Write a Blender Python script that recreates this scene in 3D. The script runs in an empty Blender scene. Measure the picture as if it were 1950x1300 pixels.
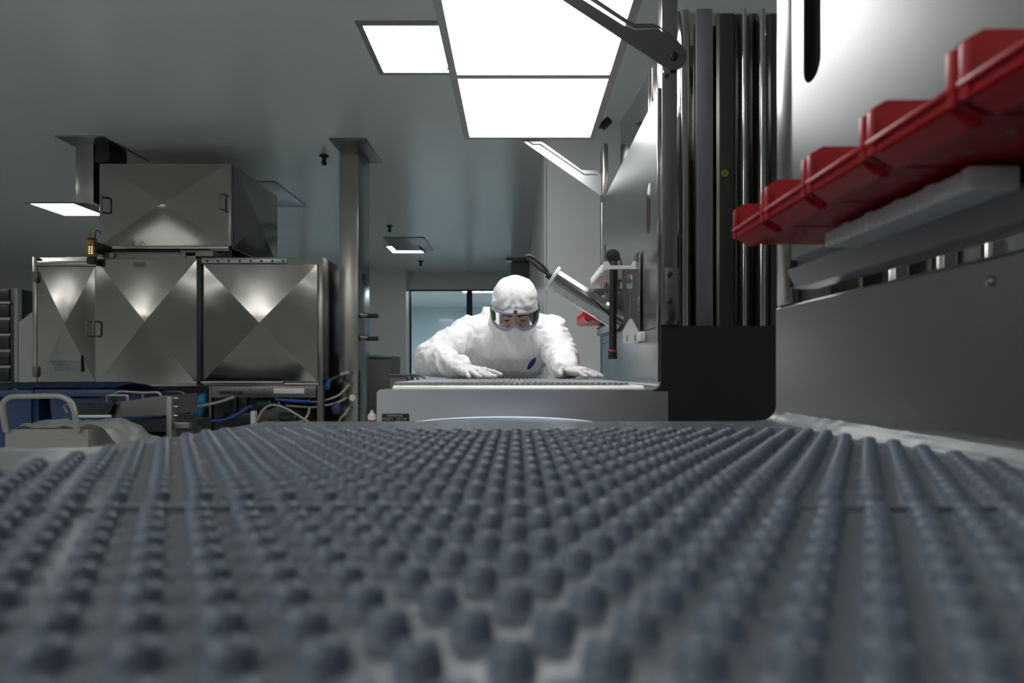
import bpy, bmesh, math, random
from mathutils import Vector, Matrix, noise
from mathutils.geometry import tessellate_polygon
from mathutils.bvhtree import BVHTree
random.seed(7)
R = math.radians
SC = bpy.context.scene
COL = SC.collection
F, CX, CY, ZC = 1150.0, 985.0, 705.0, 1.0     # focal length, vanishing point (of a 1950x1300 frame), eye height

def P(px, py, Y):
    return Vector(((px - CX) * Y / F, Y, ZC - (py - CY) * Y / F))
def PX(px, Y): return (px - CX) * Y / F
def PZ(py, Y): return ZC - (py - CY) * Y / F

# ------------------------------------------------------------------ materials
M = {}
def mat(name, col, rough=.5, metal=0., spec=.5, emit=None, es=0., bump=0., bscale=40., rvar=0., trans=0., aniso=0., coat=0., bstretch=(1, 1, 1), cvar=0., alpha=1.):
    m = bpy.data.materials.new(name); m.use_nodes = True
    nt = m.node_tree; b = nt.nodes['Principled BSDF']
    b.inputs['Base Color'].default_value = (*col, 1)
    b.inputs['Roughness'].default_value = rough
    b.inputs['Metallic'].default_value = metal
    b.inputs['Specular IOR Level'].default_value = spec
    b.inputs['Transmission Weight'].default_value = trans
    b.inputs['Anisotropic'].default_value = aniso
    b.inputs['Coat Weight'].default_value = coat
    b.inputs['Alpha'].default_value = alpha
    if emit:
        b.inputs['Emission Color'].default_value = (*emit, 1); b.inputs['Emission Strength'].default_value = es
    if bump or rvar or cvar:
        tc = nt.nodes.new('ShaderNodeTexCoord'); mp = nt.nodes.new('ShaderNodeMapping')
        mp.inputs['Scale'].default_value = bstretch
        nz = nt.nodes.new('ShaderNodeTexNoise'); nz.inputs['Scale'].default_value = bscale; nz.inputs['Detail'].default_value = 4
        nt.links.new(tc.outputs['Object'], mp.inputs['Vector']); nt.links.new(mp.outputs['Vector'], nz.inputs['Vector'])
        if bump:
            bp = nt.nodes.new('ShaderNodeBump'); bp.inputs['Strength'].default_value = bump; bp.inputs['Distance'].default_value = .01
            nt.links.new(nz.outputs['Fac'], bp.inputs['Height']); nt.links.new(bp.outputs['Normal'], b.inputs['Normal'])
        if rvar:
            mr = nt.nodes.new('ShaderNodeMapRange')
            mr.inputs['To Min'].default_value = max(.02, rough - rvar); mr.inputs['To Max'].default_value = rough + rvar
            nt.links.new(nz.outputs['Fac'], mr.inputs['Value']); nt.links.new(mr.outputs['Result'], b.inputs['Roughness'])
        if cvar:
            cr = nt.nodes.new('ShaderNodeValToRGB')
            cr.color_ramp.elements[0].color = (*[c * (1 - cvar) for c in col], 1)
            cr.color_ramp.elements[1].color = (*[min(1, c * (1 + cvar)) for c in col], 1)
            nt.links.new(nz.outputs['Fac'], cr.inputs['Fac']); nt.links.new(cr.outputs['Color'], b.inputs['Base Color'])
    M[name] = m
    return m
mat('wall', (.70, .72, .71), .45, bscale=3, cvar=.03)
mat('ceiling', (.66, .69, .675), .24, spec=.65, bscale=1.2, rvar=.05)
mat('floor', (.66, .68, .68), .25, bscale=2, rvar=.05)
mat('steel', (.38, .37, .355), .25, 1, bscale=3, rvar=.03)
mat('steel_panel', (.33, .32, .30), .105, 1, bscale=5, rvar=.05)
mat('steel_matte', (.365, .37, .375), .30, 1, bscale=5, rvar=.04)
mat('steel_dull', (.22, .217, .207), .40, 1, bscale=9, rvar=.06)
mat('polished', (.55, .545, .53), .10, 1, bscale=4, rvar=.03)
mat('steel_front', (.68, .68, .72), .36, .9, bscale=4, rvar=.03)
mat('flat_panel', (.30, .30, .325), .5, .5, bscale=5, rvar=.04)
mat('dark_reflection', (.13, .13, .125), .22, 1, bscale=5, rvar=.03)
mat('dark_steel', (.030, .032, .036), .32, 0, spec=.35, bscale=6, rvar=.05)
mat('grey_frame', (.33, .34, .34), .4, .6)
mat('lamp', (1, 1, 1), .5, emit=(1, 1, .99), es=6.5)
mat('ceil_lamp', (1, 1, 1), .5, emit=(1, 1, .98), es=12)
mat('beyond_lamp', (1, 1, 1), .5, emit=(.94, .97, 1), es=42)
mat('black_frame', (.012, .014, .016), .35)
mat('beyond', (.52, .62, .66), .6, bscale=2, cvar=.04)
mat('rubber_lamplit', (.24, .26, .27), .42, spec=.5)  # rubber of the far mat, paler for the lamp light put into it
mat('rubber', (.130, .162, .208), .42, spec=.5, bscale=60, bump=.04, rvar=.06)
mat('rubber_sheet', (.35, .39, .445), .26, spec=.55, bscale=25, bump=.05, rvar=.06)
mat('white_plastic', (.78, .78, .77), .38, bscale=20, rvar=.05)
mat('red_plastic', (.46, .017, .026), .36, bscale=30, rvar=.05)
mat('black_plastic', (.010, .010, .011), .42, bscale=60, rvar=.06)
mat('blue_plastic', (.022, .050, .130), .42, bscale=8, rvar=.08)
mat('cyan_plastic', (.012, .20, .40), .4, bscale=8, rvar=.08)
mat('blue_hose', (.025, .09, .36), .4)
mat('grey_hose', (.42, .42, .40), .45)
mat('blue_mark', (.03, .10, .42), .6)
mat('fabric', (.74, .74, .75), .75, bscale=90, bump=.12)
mat('glove', (.62, .62, .61), .5, bscale=140, bump=.25)
mat('skin', (.62, .38, .32), .5, bscale=60, cvar=.06)
mat('eye', (.02, .014, .012), .25)
mat('goggle_frame', (.40, .40, .52), .2, trans=.25, bscale=50, rvar=.04)
mat('goggle_vent', (.46, .46, .58), .2, alpha=.45, bscale=50, rvar=.04)
mat('strap', (.04, .22, .03), .6, bscale=120, bump=.3, cvar=.4)
mat('label_white', (.75, .75, .76), .5)
mat('logo_red', (.13, .03, .03), .5)
mat('film', (.27, .295, .315), .28, spec=.6, bscale=14, bump=.35, alpha=.8)
mat('bag', (.46, .47, .46), .3, spec=.5, bscale=9, bump=.5, alpha=.75)
mat('yellow', (.36, .19, .012), .45)
mat('yellow_sticker', (.32, .32, .02), .5)
mat('led', (1, .9, .5), .5, emit=(1, .85, .45), es=3)
mat('brass', (.35, .26, .12), .35, .9)
mat('cream_steel', (.30, .295, .275), .42, .5, bscale=7, rvar=.05)
mat('green_motor', (.015, .045, .035), .5)
mat('dark_rack', (.012, .016, .018), .3)
mat('grey_cabinet', (.20, .20, .19), .5, bscale=6, rvar=.05)
mat('pale_panel', (.40, .405, .385), .55, bscale=4, cvar=.05)
mat('text_dark', (.02, .02, .02), .5)
mat('pale_blue', (.55, .66, .82), .3)
def lensmat(name, tint, g):
    m = bpy.data.materials.new(name); m.use_nodes = True; nt = m.node_tree
    for n in list(nt.nodes): nt.nodes.remove(n)
    o = nt.nodes.new('ShaderNodeOutputMaterial'); mx = nt.nodes.new('ShaderNodeMixShader')
    t = nt.nodes.new('ShaderNodeBsdfTransparent'); t.inputs['Color'].default_value = (*tint, 1)
    gl = nt.nodes.new('ShaderNodeBsdfGlossy'); gl.inputs['Roughness'].default_value = .05
    fr = nt.nodes.new('ShaderNodeFresnel'); fr.inputs['IOR'].default_value = g
    nt.links.new(fr.outputs[0], mx.inputs[0]); nt.links.new(t.outputs[0], mx.inputs[1]); nt.links.new(gl.outputs[0], mx.inputs[2])
    nt.links.new(mx.outputs[0], o.inputs[0]); M[name] = m
lensmat('lens', (.95, .95, .96), 1.35)
lensmat('glass', (.86, .93, .95), 1.45)

# ------------------------------------------------------------------ mesh helpers (all take world coordinates)
def B(): return bmesh.new()
def box(bm, x0, x1, y0, y1, z0, z1, bev=0., seg=2):
    x0, x1 = min(x0, x1), max(x0, x1); y0, y1 = min(y0, y1), max(y0, y1); z0, z1 = min(z0, z1), max(z0, z1)
    vs = [bm.verts.new(v) for v in ((x0,y0,z0),(x1,y0,z0),(x1,y1,z0),(x0,y1,z0),(x0,y0,z1),(x1,y0,z1),(x1,y1,z1),(x0,y1,z1))]
    fs = [bm.faces.new([vs[i] for i in f]) for f in ((3,2,1,0),(4,5,6,7),(0,1,5,4),(1,2,6,5),(2,3,7,6),(3,0,4,7))]
    if bev:
        es = list({e for f in fs for e in f.edges})
        bmesh.ops.bevel(bm, geom=es, offset=bev, segments=seg, profile=.5, affect='EDGES')
    return bm
def pbox(bm, px0, px1, py0, py1, Y, depth, bev=0.):
    """box whose front face at distance Y covers the given stretch of the view"""
    return box(bm, PX(px0, Y), PX(px1, Y), Y, Y + depth, PZ(py1, Y), PZ(py0, Y), bev)
def frame_from(d):
    d = d.normalized(); a = Vector((0, 0, 1)) if abs(d.z) < .9 else Vector((1, 0, 0))
    u = d.cross(a).normalized(); return u, d.cross(u).normalized()
def ring(bm, c, u, v, r, n): return [bm.verts.new(c + u * (r * math.cos(2*math.pi*k/n)) + v * (r * math.sin(2*math.pi*k/n))) for k in range(n)]
def lathe(bm, c, d, prof, n=24):
    """prof = (distance along d, radius) pairs; ends closed"""
    c = Vector(c); d = Vector(d).normalized(); u, v = frame_from(d); rs = []
    for t, r in prof:
        rs.append([bm.verts.new(c + d * t)] if r < 1e-6 else ring(bm, c + d * t, u, v, r, n))
    for a, b in zip(rs, rs[1:]):
        for k in range(n):
            k2 = (k + 1) % n
            q = [a[k % len(a)], a[k2 % len(a)], b[k2 % len(b)], b[k % len(b)]]
            q2 = []
            for w in q:
                if w not in q2: q2.append(w)
            if len(q2) > 2: bm.faces.new(q2)
    for r_ in (rs[0], rs[-1]):
        if len(r_) > 2: bm.faces.new(r_)
    return bm
def cyl(bm, a, b, r, n=20, r2=None):
    a = Vector(a); b = Vector(b)
    return lathe(bm, a, b - a, [(0, r), ((b - a).length, r if r2 is None else r2)], n)
def catmull(pts, k=6):
    pts = [Vector(p) for p in pts]; out = []
    for i in range(len(pts) - 1):
        p0 = pts[max(i-1, 0)]; p1 = pts[i]; p2 = pts[i+1]; p3 = pts[min(i+2, len(pts)-1)]
        for j in range(k):
            t = j / k
            out.append(.5*((2*p1) + (p2-p0)*t + (2*p0-5*p1+4*p2-p3)*t*t + (3*p1-p0-3*p2+p3)*t**3))
    out.append(pts[-1]); return out
def tube(bm, pts, r, n=10, smooth=0, closed=False, rad=None):
    pts = [Vector(p) for p in pts]
    if smooth: pts = catmull(pts, smooth)
    rs = []; u = None
    for i, p in enumerate(pts):
        if closed: d = pts[(i+1) % len(pts)] - pts[i-1]
        else: d = pts[min(i+1, len(pts)-1)] - pts[max(i-1, 0)]
        d.normalize()
        if u is None: u, v = frame_from(d)
        else:
            u = (u - d * u.dot(d)).normalized(); v = d.cross(u)
        rs.append(ring(bm, p, u, v, r if rad is None else rad[min(i, len(rad)-1)], n))
    prs = list(zip(rs, rs[1:])) + ([(rs[-1], rs[0])] if closed else [])
    for a, b in prs:
        for k in range(n): bm.faces.new((a[k], a[(k+1) % n], b[(k+1) % n], b[k]))
    if not closed:
        bm.faces.new(rs[0]); bm.faces.new(rs[-1])
    return bm
def fillet(pts, rads, n=6):
    """round the corners of an open 3D polyline"""
    pts = [Vector(p) for p in pts]; out = [pts[0]]
    for i in range(1, len(pts) - 1):
        r = rads if not isinstance(rads, (list, tuple)) else rads[i-1]
        a = (pts[i-1] - pts[i]).normalized(); b = (pts[i+1] - pts[i]).normalized()
        p0 = pts[i] + a * r; p1 = pts[i] + b * r
        for k in range(n + 1):
            t = k / n; out.append((1-t)**2 * p0 + 2*t*(1-t) * pts[i] + t*t * p1)
    out.append(pts[-1]); return out
def plate(bm, outer, holes, d):
    """flat plate from a planar outline with holes, thickened by the vector d"""
    d = Vector(d); loops = [[Vector(p) for p in outer]] + [[Vector(p) for p in h] for h in holes]
    flat = [p for l in loops for p in l]
    tris = tessellate_polygon(loops)
    va = [bm.verts.new(p) for p in flat]; vb = [bm.verts.new(p + d) for p in flat]
    for t in tris:
        try:
            bm.faces.new([va[i] for i in t]); bm.faces.new([vb[i] for i in reversed(t)])
        except ValueError: pass
    o = 0
    for l in loops:
        n = len(l)
        for k in range(n): bm.faces.new((va[o+k], va[o+(k+1) % n], vb[o+(k+1) % n], vb[o+k]))
        o += n
    return bm
def sweep(bm, prof, d, cap=True):
    """open or closed outline swept along d (thin sheet outlines given closed)"""
    d = Vector(d); a = [bm.verts.new(Vector(p)) for p in prof]; b = [bm.verts.new(Vector(p) + d) for p in prof]
    n = len(prof)
    for k in range(n): bm.faces.new((a[k], a[(k+1) % n], b[(k+1) % n], b[k]))
    if cap: bm.faces.new(a); bm.faces.new(list(reversed(b)))
    return bm
def thick(pts2, t):
    """closed outline of a sheet of thickness t following an open 2D polyline"""
    L = []; n = len(pts2)
    for i in range(n):
        a = Vector(pts2[max(i-1, 0)]); b = Vector(pts2[min(i+1, n-1)]); d = (b - a).normalized()
        L.append(Vector(pts2[i]) + Vector((-d.y, d.x)) * t)
    return [Vector(p) for p in pts2] + list(reversed(L))
def grid(bm, nu, nv, fn):
    vs = [[bm.verts.new(fn(i / nu, j / nv)) for j in range(nv + 1)] for i in range(nu + 1)]
    for i in range(nu):
        for j in range(nv): bm.faces.new((vs[i][j], vs[i+1][j], vs[i+1][j+1], vs[i][j+1]))
    return vs
def ball(bm, c, r, sub=2, mtx=None):
    s = Matrix.Translation(Vector(c)) @ (mtx or Matrix.Identity(4)) @ (Matrix.Diagonal((*r, 1)) if isinstance(r, (tuple, list)) else Matrix.Scale(r, 4))
    bmesh.ops.create_icosphere(bm, subdivisions=sub, radius=1, matrix=s); return bm
def capsule(bm, a, ra, b, rb, sub=2, step=.35):
    a = Vector(a); b = Vector(b); n = max(1, int((b - a).length / (min(ra, rb) * step)))
    for i in range(n + 1):
        t = i / n; ball(bm, a.lerp(b, t), ra + (rb - ra) * t, sub)

WL = {}
def wloc(o): return WL.get(o.name, Vector((0, 0, 0)))
def mk(name, bm, m, parent=None, sharp=35, label=None, fixn=True):
    if fixn: bmesh.ops.recalc_face_normals(bm, faces=bm.faces[:])
    if parent is not None: org = wloc(parent)
    else:
        xs = [v.co.x for v in bm.verts]; ys = [v.co.y for v in bm.verts]; zs = [v.co.z for v in bm.verts]
        org = Vector(((min(xs)+max(xs))/2, (min(ys)+max(ys))/2, min(zs)))
    bmesh.ops.translate(bm, verts=bm.verts[:], vec=-org)
    me = bpy.data.meshes.new(name); bm.to_mesh(me); bm.free()
    me.materials.append(M[m] if isinstance(m, str) else m)
    me.polygons.foreach_set('use_smooth', [True] * len(me.polygons))
    me.set_sharp_from_angle(angle=R(sharp))
    o = bpy.data.objects.new(name, me); COL.objects.link(o)
    WL[o.name] = org
    if parent is not None: o.parent = parent
    else: o.location = org
    if label: o['label'] = label
    return o
def tag(o, label, cat, group=None, kind=None):
    o['label'] = label; o['category'] = cat
    if group: o['group'] = group
    if kind: o['kind'] = kind
    return o
def thing(name, loc, label, cat, group=None):
    o = bpy.data.objects.new(name, None); COL.objects.link(o); o.location = Vector(loc); o.empty_display_size = .05
    WL[o.name] = Vector(loc)
    return tag(o, label, cat, group)
def struct(name, bm, m, parent=None, sharp=35):
    o = mk(name, bm, m, parent, sharp)
    if parent is None: o['kind'] = 'structure'
    return o
def dup(root, delta, label=None):
    """copy of a thing with copies of its parts and sub-parts, moved by delta"""
    r = root.copy(); COL.objects.link(r); r.location = root.location + Vector(delta); WL[r.name] = r.location.copy()
    if label: r['label'] = label
    for ch in root.children:
        c = ch.copy(); COL.objects.link(c); c.parent = r
        for g in ch.children:
            d = g.copy(); COL.objects.link(d); d.parent = c
    return r
def text_bm(s, size, at, ext=.0006, align='CENTER'):
    """lettering facing the camera side (-Y), centred at a point"""
    cu = bpy.data.curves.new('lettering', 'FONT'); cu.body = s; cu.size = size; cu.extrude = ext; cu.align_x = align; cu.align_y = 'CENTER'
    o = bpy.data.objects.new('lettering', cu); COL.objects.link(o)
    dg = bpy.context.evaluated_depsgraph_get(); me = bpy.data.meshes.new_from_object(o.evaluated_get(dg))
    bm = bmesh.new(); bm.from_mesh(me)
    bmesh.ops.transform(bm, verts=bm.verts[:], matrix=Matrix.Translation(Vector(at)) @ Matrix.Rotation(R(90), 4, 'X'))
    bpy.data.objects.remove(o); bpy.data.meshes.remove(me); bpy.data.curves.remove(cu)
    return bm
def voxel(bm, size, smooth=4):
    """merge overlapping closed shapes into one continuous skin"""
    me = bpy.data.meshes.new('skin'); bm.to_mesh(me); bm.free()
    o = bpy.data.objects.new('skin', me); COL.objects.link(o)
    r = o.modifiers.new('r', 'REMESH'); r.mode = 'VOXEL'; r.voxel_size = size
    s = o.modifiers.new('s', 'SMOOTH'); s.iterations = smooth; s.factor = .5
    dg = bpy.context.evaluated_depsgraph_get(); m2 = bpy.data.meshes.new_from_object(o.evaluated_get(dg))
    b2 = bmesh.new(); b2.from_mesh(m2)
    bpy.data.objects.remove(o); bpy.data.meshes.remove(me); bpy.data.meshes.remove(m2)
    return b2

# ================================================================== camera
cam = bpy.data.cameras.new('camera'); co = bpy.data.objects.new('camera', cam); COL.objects.link(co)
co.location = (0, 0, ZC); co.rotation_euler = (R(90), 0, 0)
cam.sensor_width = 36; cam.lens = 36 * F / 1950
cam.shift_x = -(CX - 975) / 1950; cam.shift_y = (CY - 650) / 1950
cam.clip_start = .005; cam.clip_end = 100
cam.dof.use_dof = True; cam.dof.focus_distance = 2.5; cam.dof.aperture_fstop = 5.6
SC.camera = co
SC.view_settings.view_transform = 'Standard'; SC.view_settings.look = 'None'
SC.view_settings.gamma = 1; SC.view_settings.exposure = .3; SC.view_settings.use_curve_mapping = False
w = bpy.data.worlds.new('world'); SC.world = w; w.use_nodes = True
w.node_tree.nodes['Background'].inputs[0].default_value = (.02, .022, .024, 1)

# ================================================================== the room
CEIL = 3.05; YB = 12.2; YW = 12.6; XL, XR, YF = -11.5, 4.5, -9.0
bm = B(); box(bm, XL, XR, YF, YW + 8, -.1, 0); struct('floor', bm, 'floor')
bm = B(); box(bm, XL, XR, YF, YW + 8, CEIL, CEIL + .1); struct('ceiling', bm, 'ceiling')
XP = PX(773, YB)                       # end of the near stretch of the back wall
XPART = .226                           # left face of the partition on the right
W1 = (PX(780, YW), XPART, PZ(551, YW))  # window_1: x0, x1, head height
W2 = (-5.2, -3.6, W1[2])
bm = B()
plate(bm, [(XL, YB, 0), (XP, YB, 0), (XP, YB, CEIL), (XL, YB, CEIL)], [[(W2[0], YB, .1), (W2[1], YB, .1), (W2[1], YB, W2[2]), (W2[0], YB, W2[2])]], (0, .4, 0))
box(bm, XP, XPART + .3, YW, YW + .2, W1[2], CEIL)
struct('wall_back', bm, 'wall')
bm = B(); box(bm, XL - .1, XL, YF, YW + 8, 0, CEIL); struct('wall_left', bm, 'wall')
bm = B(); box(bm, XR, XR + .1, YF, YW + 8, 0, CEIL); struct('wall_right', bm, 'wall')
bm = B(); box(bm, XL, XR, YF - .1, YF, 0, CEIL); struct('wall_front', bm, 'wall')
bm = B(); box(bm, XPART, XR, 5.0, 5.12, 0, CEIL); box(bm, XPART, XPART + .1, 5.12, YW, 0, CEIL)
pw = struct('wall_partition', bm, 'wall')
bm = B(); box(bm, PX(1040, 5) + .0, PX(1040, 5) + .004, 4.996, 5.0, 0, CEIL); mk('panel_joint', bm, 'grey_frame', pw)
for n, (x0, x1, zt), y in ((1, W1, YW), (2, W2, YB + .2)):
    root = bpy.data.objects.new(f'window_{n}', None); COL.objects.link(root); root['kind'] = 'structure'
    root.location = ((x0 + x1) / 2, y, .1); WL[root.name] = root.location.copy()
    f = .035
    bm = B(); plate(bm, [(x0, y, .1), (x1, y, .1), (x1, y, zt), (x0, y, zt)], [[(x0+f, y, .1+f), (x1-f, y, .1+f), (x1-f, y, zt-f), (x0+f, y, zt-f)]], (0, .05, 0))
    mk('window_frame', bm, 'black_frame', root)
    mx = PX(894, YW) if n == 1 else (x0 + x1) / 2
    bm = B(); box(bm, mx - .06, mx + .06, y, y + .05, .1 + f, zt - f); mk('mullion', bm, 'black_frame', root)
    for a, b in ((x0 + f, mx - .06), (mx + .06, x1 - f)):
        bm = B(); box(bm, a, b, y + .02, y + .028, .1 + f, zt - f); mk('glass_pane', bm, 'glass', root)
bm = B(); box(bm, XL, XR, YW + 7, YW + 7.1, 0, CEIL); struct('wall_beyond', bm, 'beyond')

# ---------------- recessed ceiling lights
def ceiling_light(x, y, label, sx=.6, sy=.63, m='ceil_lamp'):
    t = thing('ceiling_light', (x + sx/2, y + sy/2, CEIL - .012), label, 'ceiling light', 'recessed square ceiling lights')
    e = .035
    bm = B(); plate(bm, [(x, y, CEIL-.012), (x+sx, y, CEIL-.012), (x+sx, y+sy, CEIL-.012), (x, y+sy, CEIL-.012)],
                    [[(x+e, y+e, CEIL-.012), (x+sx-e, y+e, CEIL-.012), (x+sx-e, y+sy-e, CEIL-.012), (x+e, y+sy-e, CEIL-.012)]], (0, 0, .012))
    mk('light_frame', bm, 'grey_frame', t)
    bm = B(); box(bm, x+e, x+sx-e, y+e, y+sy-e, CEIL-.006, CEIL-.001); mk('diffuser', bm, m, t)
    return t
ceiling_light(-.95, 3.54, 'bright square ceiling light partly hidden by the left edge of the hanging lamp')
ceiling_light(-6.0, 7.36, 'square ceiling light seen left of the steel duct over the tall steel cabinets')
ceiling_light(-2.19, 9.9, 'small far square ceiling light above the window, behind a flat ceiling plate')
OFF = 'unseen square ceiling light for general brightness, outside the picture, above the near side of the room'
for x, y in [(-3.2, .3), (-6.8, 3.6), (2.6, 2.4), (-1.4, -1.2)] + []:  # first is mirrored in the window; the others added to brighten the room
    ceiling_light(x, y, OFF)
for y in (-1.7, -4.6):
    for x in (-9.4, -7.6, -5.8, -4.0):
        ceiling_light(x, y, 'long ceiling light outside the picture, above the near left side of the room', 1.65, .32)
for k, (x, y) in enumerate(((-1.45, 15.3), (-4.2, 15.3))):
    t = ceiling_light(x, y, ('ceiling light seen through the window at its top edge beside the mullion', 'ceiling light of the room behind the window, hidden from view')[min(k, 1)], 1.2, .6, 'beyond_lamp')

# ---------------- ceiling plates, posts, sprinklers
def slab(px0, px1, Y0, Y1, drop=.012):
    bm = B(); box(bm, PX(px0, Y0), PX(px1, Y0), Y0, Y1, CEIL - drop, CEIL - .0005, .002); return bm
t = thing('service_post', (PX(666, 5.45), 5.66, 0), 'tall brushed steel service post right of the steel cabinets', 'post')
bm = B(); box(bm, PX(646, 5.45), PX(682, 5.45), 5.45, 5.87, 0, CEIL - .013, .003); mk('post', bm, 'steel', t)
mk('ceiling_plate', slab(626, 697, 5.33, 5.95), 'steel_dull', t)
for py, n_ in ((600, 0), (643, 1)):
    Y = 5.62; x = PX(681.5, 5.45) ; z = PZ(py, Y)
    bm = B(); cyl(bm, (x, Y, z), (x + .05, Y, z), .024, 16); v = mk('valve', bm, 'steel', t)
    bm = B(); box(bm, x + .03, x + .15, Y - .02, Y - .005, z - .028, z + .012, .004); mk('valve_lever', bm, 'black_plastic', v)
bm = B(); box(bm, PX(681.5, 5.45) + .0, PX(681.5, 5.45) + .002, 5.55, 5.78, PZ(547, 5.6), PZ(509, 5.6)); st = mk('sticker', bm, 'pale_panel', t, label='small pale label sheet')
for ya_, yb_, pa_, pb_ in ((5.60, 5.65, 541, 519), (5.67, 5.75, 541, 536), (5.67, 5.74, 530, 519)):
    bm = B(); box(bm, PX(681.5, 5.45) + .002, PX(681.5, 5.45) + .003, ya_, yb_, PZ(pa_, 5.6), PZ(pb_, 5.6)); mk('sticker_print', bm, 'text_dark', st)
for px, py in ((665, 710), (665, 733), (665, 777)):
    bm = B(); cyl(bm, P(px, py, 5.45), P(px, py, 5.41), .022, 14); mk('outlet', bm, 'steel_dull', t)
bm = B(); box(bm, PX(654, 5.45), PX(660, 5.45), 5.40, 5.45, PZ(764, 5.45), PZ(742, 5.45), .006); cyl(bm, P(660, 755, 5.42), P(672, 757, 5.40), .012); mk('fitting', bm, 'brass', t)
bm = B(); cyl(bm, P(671, 757, 5.45), P(671, 757, 5.37), .03, 12); mk('tap_knob', bm, 'label_white', t)
def hose(label, m, pts, r, name='hose'):
    bm = B(); tube(bm, pts, r, 8, 8); return tag(mk(name, bm, m), label, 'hose')
t = thing('hose', P(640, 738, 5.3), 'grey hose with black sleeve and blue end at the upper outlet of the steel post', 'hose')
for nm, m_, pts_, r_ in (('hose_neck', 'grey_hose', [P(664, 709, 5.385), P(655, 711, 5.36), P(648, 714, 5.36)], .016), ('sleeve', 'black_plastic', [P(648, 714, 5.36), P(638, 719, 5.33), P(627, 724, 5.3)], .017), ('blue_end', 'blue_hose', [P(627, 724, 5.3), P(625, 729, 5.25), P(623, 738, 5.18)], .020)):
    bm = B(); tube(bm, pts_, r_, 8, 8); mk(nm, bm, m_, t)
hose('grey hose sagging from the post into the cabinet frame, upper of two', 'grey_hose', [P(664, 733, 5.40), P(645, 752, 5.34), P(618, 762, 5.3), P(600, 764.5, 5.29), P(575, 763, 5.28), P(552, 759, 5.27)], .010)
hose('grey hose sagging from the post into the cabinet frame, lower of two', 'grey_hose', [P(660, 757, 5.40), P(640, 767, 5.33), P(612, 773, 5.29), P(590, 775, 5.28), P(560, 773, 5.26), P(545, 771, 5.26)], .010)
hose('grey hose hanging from the lowest outlet at the foot of the steel post', 'grey_hose', [P(664, 777, 5.40), P(657, 788, 5.34), P(646, 801, 5.36), P(641, 830, 5.4)], .010)
bm = B(); ball(bm, P(640, 778, 5.3), (.045, .03, .055)); tag(mk('coupling', bm, 'blue_plastic'), 'dark blue round coupling beside the foot of the steel post', 'coupling')

tag(mk('ceiling_plate', slab(730, 808, 9.3, 10.3), 'steel_dull'), 'flat grey ceiling plate in front of the far small ceiling light', 'ceiling plate')
t = thing('far_post', (PX(992, 11.2), 11.3, 0), 'far grey post under a ceiling plate, behind the head of the worker', 'post')
bm = B(); box(bm, PX(973, 11.2), PX(1011, 11.2), 11.2, 11.6, 0, CEIL - .013); mk('post', bm, 'steel_dull', t)
mk('ceiling_plate', slab(964, 1012, 11.0, 11.7, .05), 'steel_dull', t)
def sprinkler(px, py, s, label):
    Y = F * (CEIL - ZC) / (CY - py); p = P(px, py, Y); p.z = CEIL
    t = thing('sprinkler', (p.x, p.y, CEIL - .09), label, 'sprinkler', 'ceiling sprinkler heads')
    bm = B(); lathe(bm, p, (0, 0, -1), [(0, .045*s), (.012, .045*s), (.02, .02*s), (.05, .018*s)], 16); mk('collar', bm, 'black_plastic', t)
    bm = B(); lathe(bm, p - Vector((0, 0, .05)), (0, 0, -1), [(0, .015*s), (.02, .028*s), (.04, .02*s), (.045, .0)], 12); mk('nozzle', bm, 'black_plastic', t)
sprinkler(617, 296, 1, 'small dark ceiling sprinkler just left of the steel service post')
sprinkler(742, 430, 1, 'dark ceiling sprinkler right of the steel post, before the flat ceiling plate')
sprinkler(801, 497, 1.2, 'farthest small ceiling sprinkler, below the far square ceiling light')

# ================================================================== tall steel machine, lower cabinet
YC = 5.2; YU_ = 5.4
def creased(bm, x0, x1, z0, z1, y, h, n=14):
    """cross-broken sheet: four shallow facets rising to the middle, each slightly dished"""
    cx, cz = (x0+x1)/2, (z0+z1)/2; c = Vector((cx, y - h, cz))
    cs = [Vector((x0, y, z0)), Vector((x1, y, z0)), Vector((x1, y, z1)), Vector((x0, y, z1))]
    for k in range(4):
        a, b = cs[k], cs[(k+1) % 4]; rows = []
        for i in range(n + 1):
            s = i / n; row = []
            for j in range(i + 1):
                t = j / max(i, 1); p = c.lerp(a, s).lerp(c.lerp(b, s), t)
                p.y += .12 * h * math.sin(math.pi * s) * math.sin(math.pi * t)
                row.append(bm.verts.new(p))
            rows.append(row)
        for i in range(n):
            for j in range(i + 1):
                bm.faces.new((rows[i][j], rows[i+1][j], rows[i+1][j+1]))
                if j < i: bm.faces.new((rows[i][j], rows[i+1][j+1], rows[i][j+1]))
def uhandle(bm, px, py0, py1, Y, off, r=.008):
    a = P(px, py0, Y); b = P(px, py1, Y)
    o = Vector((0, -off, 0)); tube(bm, fillet([a, a + o, b + o, b], .02), r, 8)
q = lambda px: PX(px, YC)
zq = lambda py: PZ(py, YC)
t = thing('machine_cabinet', (q(340), 5.8, 0), 'wide brushed steel machine cabinet on legs with two creased doors and a creased panel', 'cabinet')
bm = B(); box(bm, q(63), q(615), YC + .012, 6.35, zq(735), zq(489), .006); mk('body', bm, 'steel', t)
bm = B()
for a, b in ((63, 71), (607, 615)): box(bm, q(a), q(b), YC - .008, YC + .012, zq(735), zq(489), .002)
box(bm, q(63), q(615), YC - .006, YC + .012, zq(735), zq(729), .002); box(bm, q(71), q(183), YC - .006, YC + .012, zq(506), zq(497), .002)
mk('face_frame', bm, 'steel', t)
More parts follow.
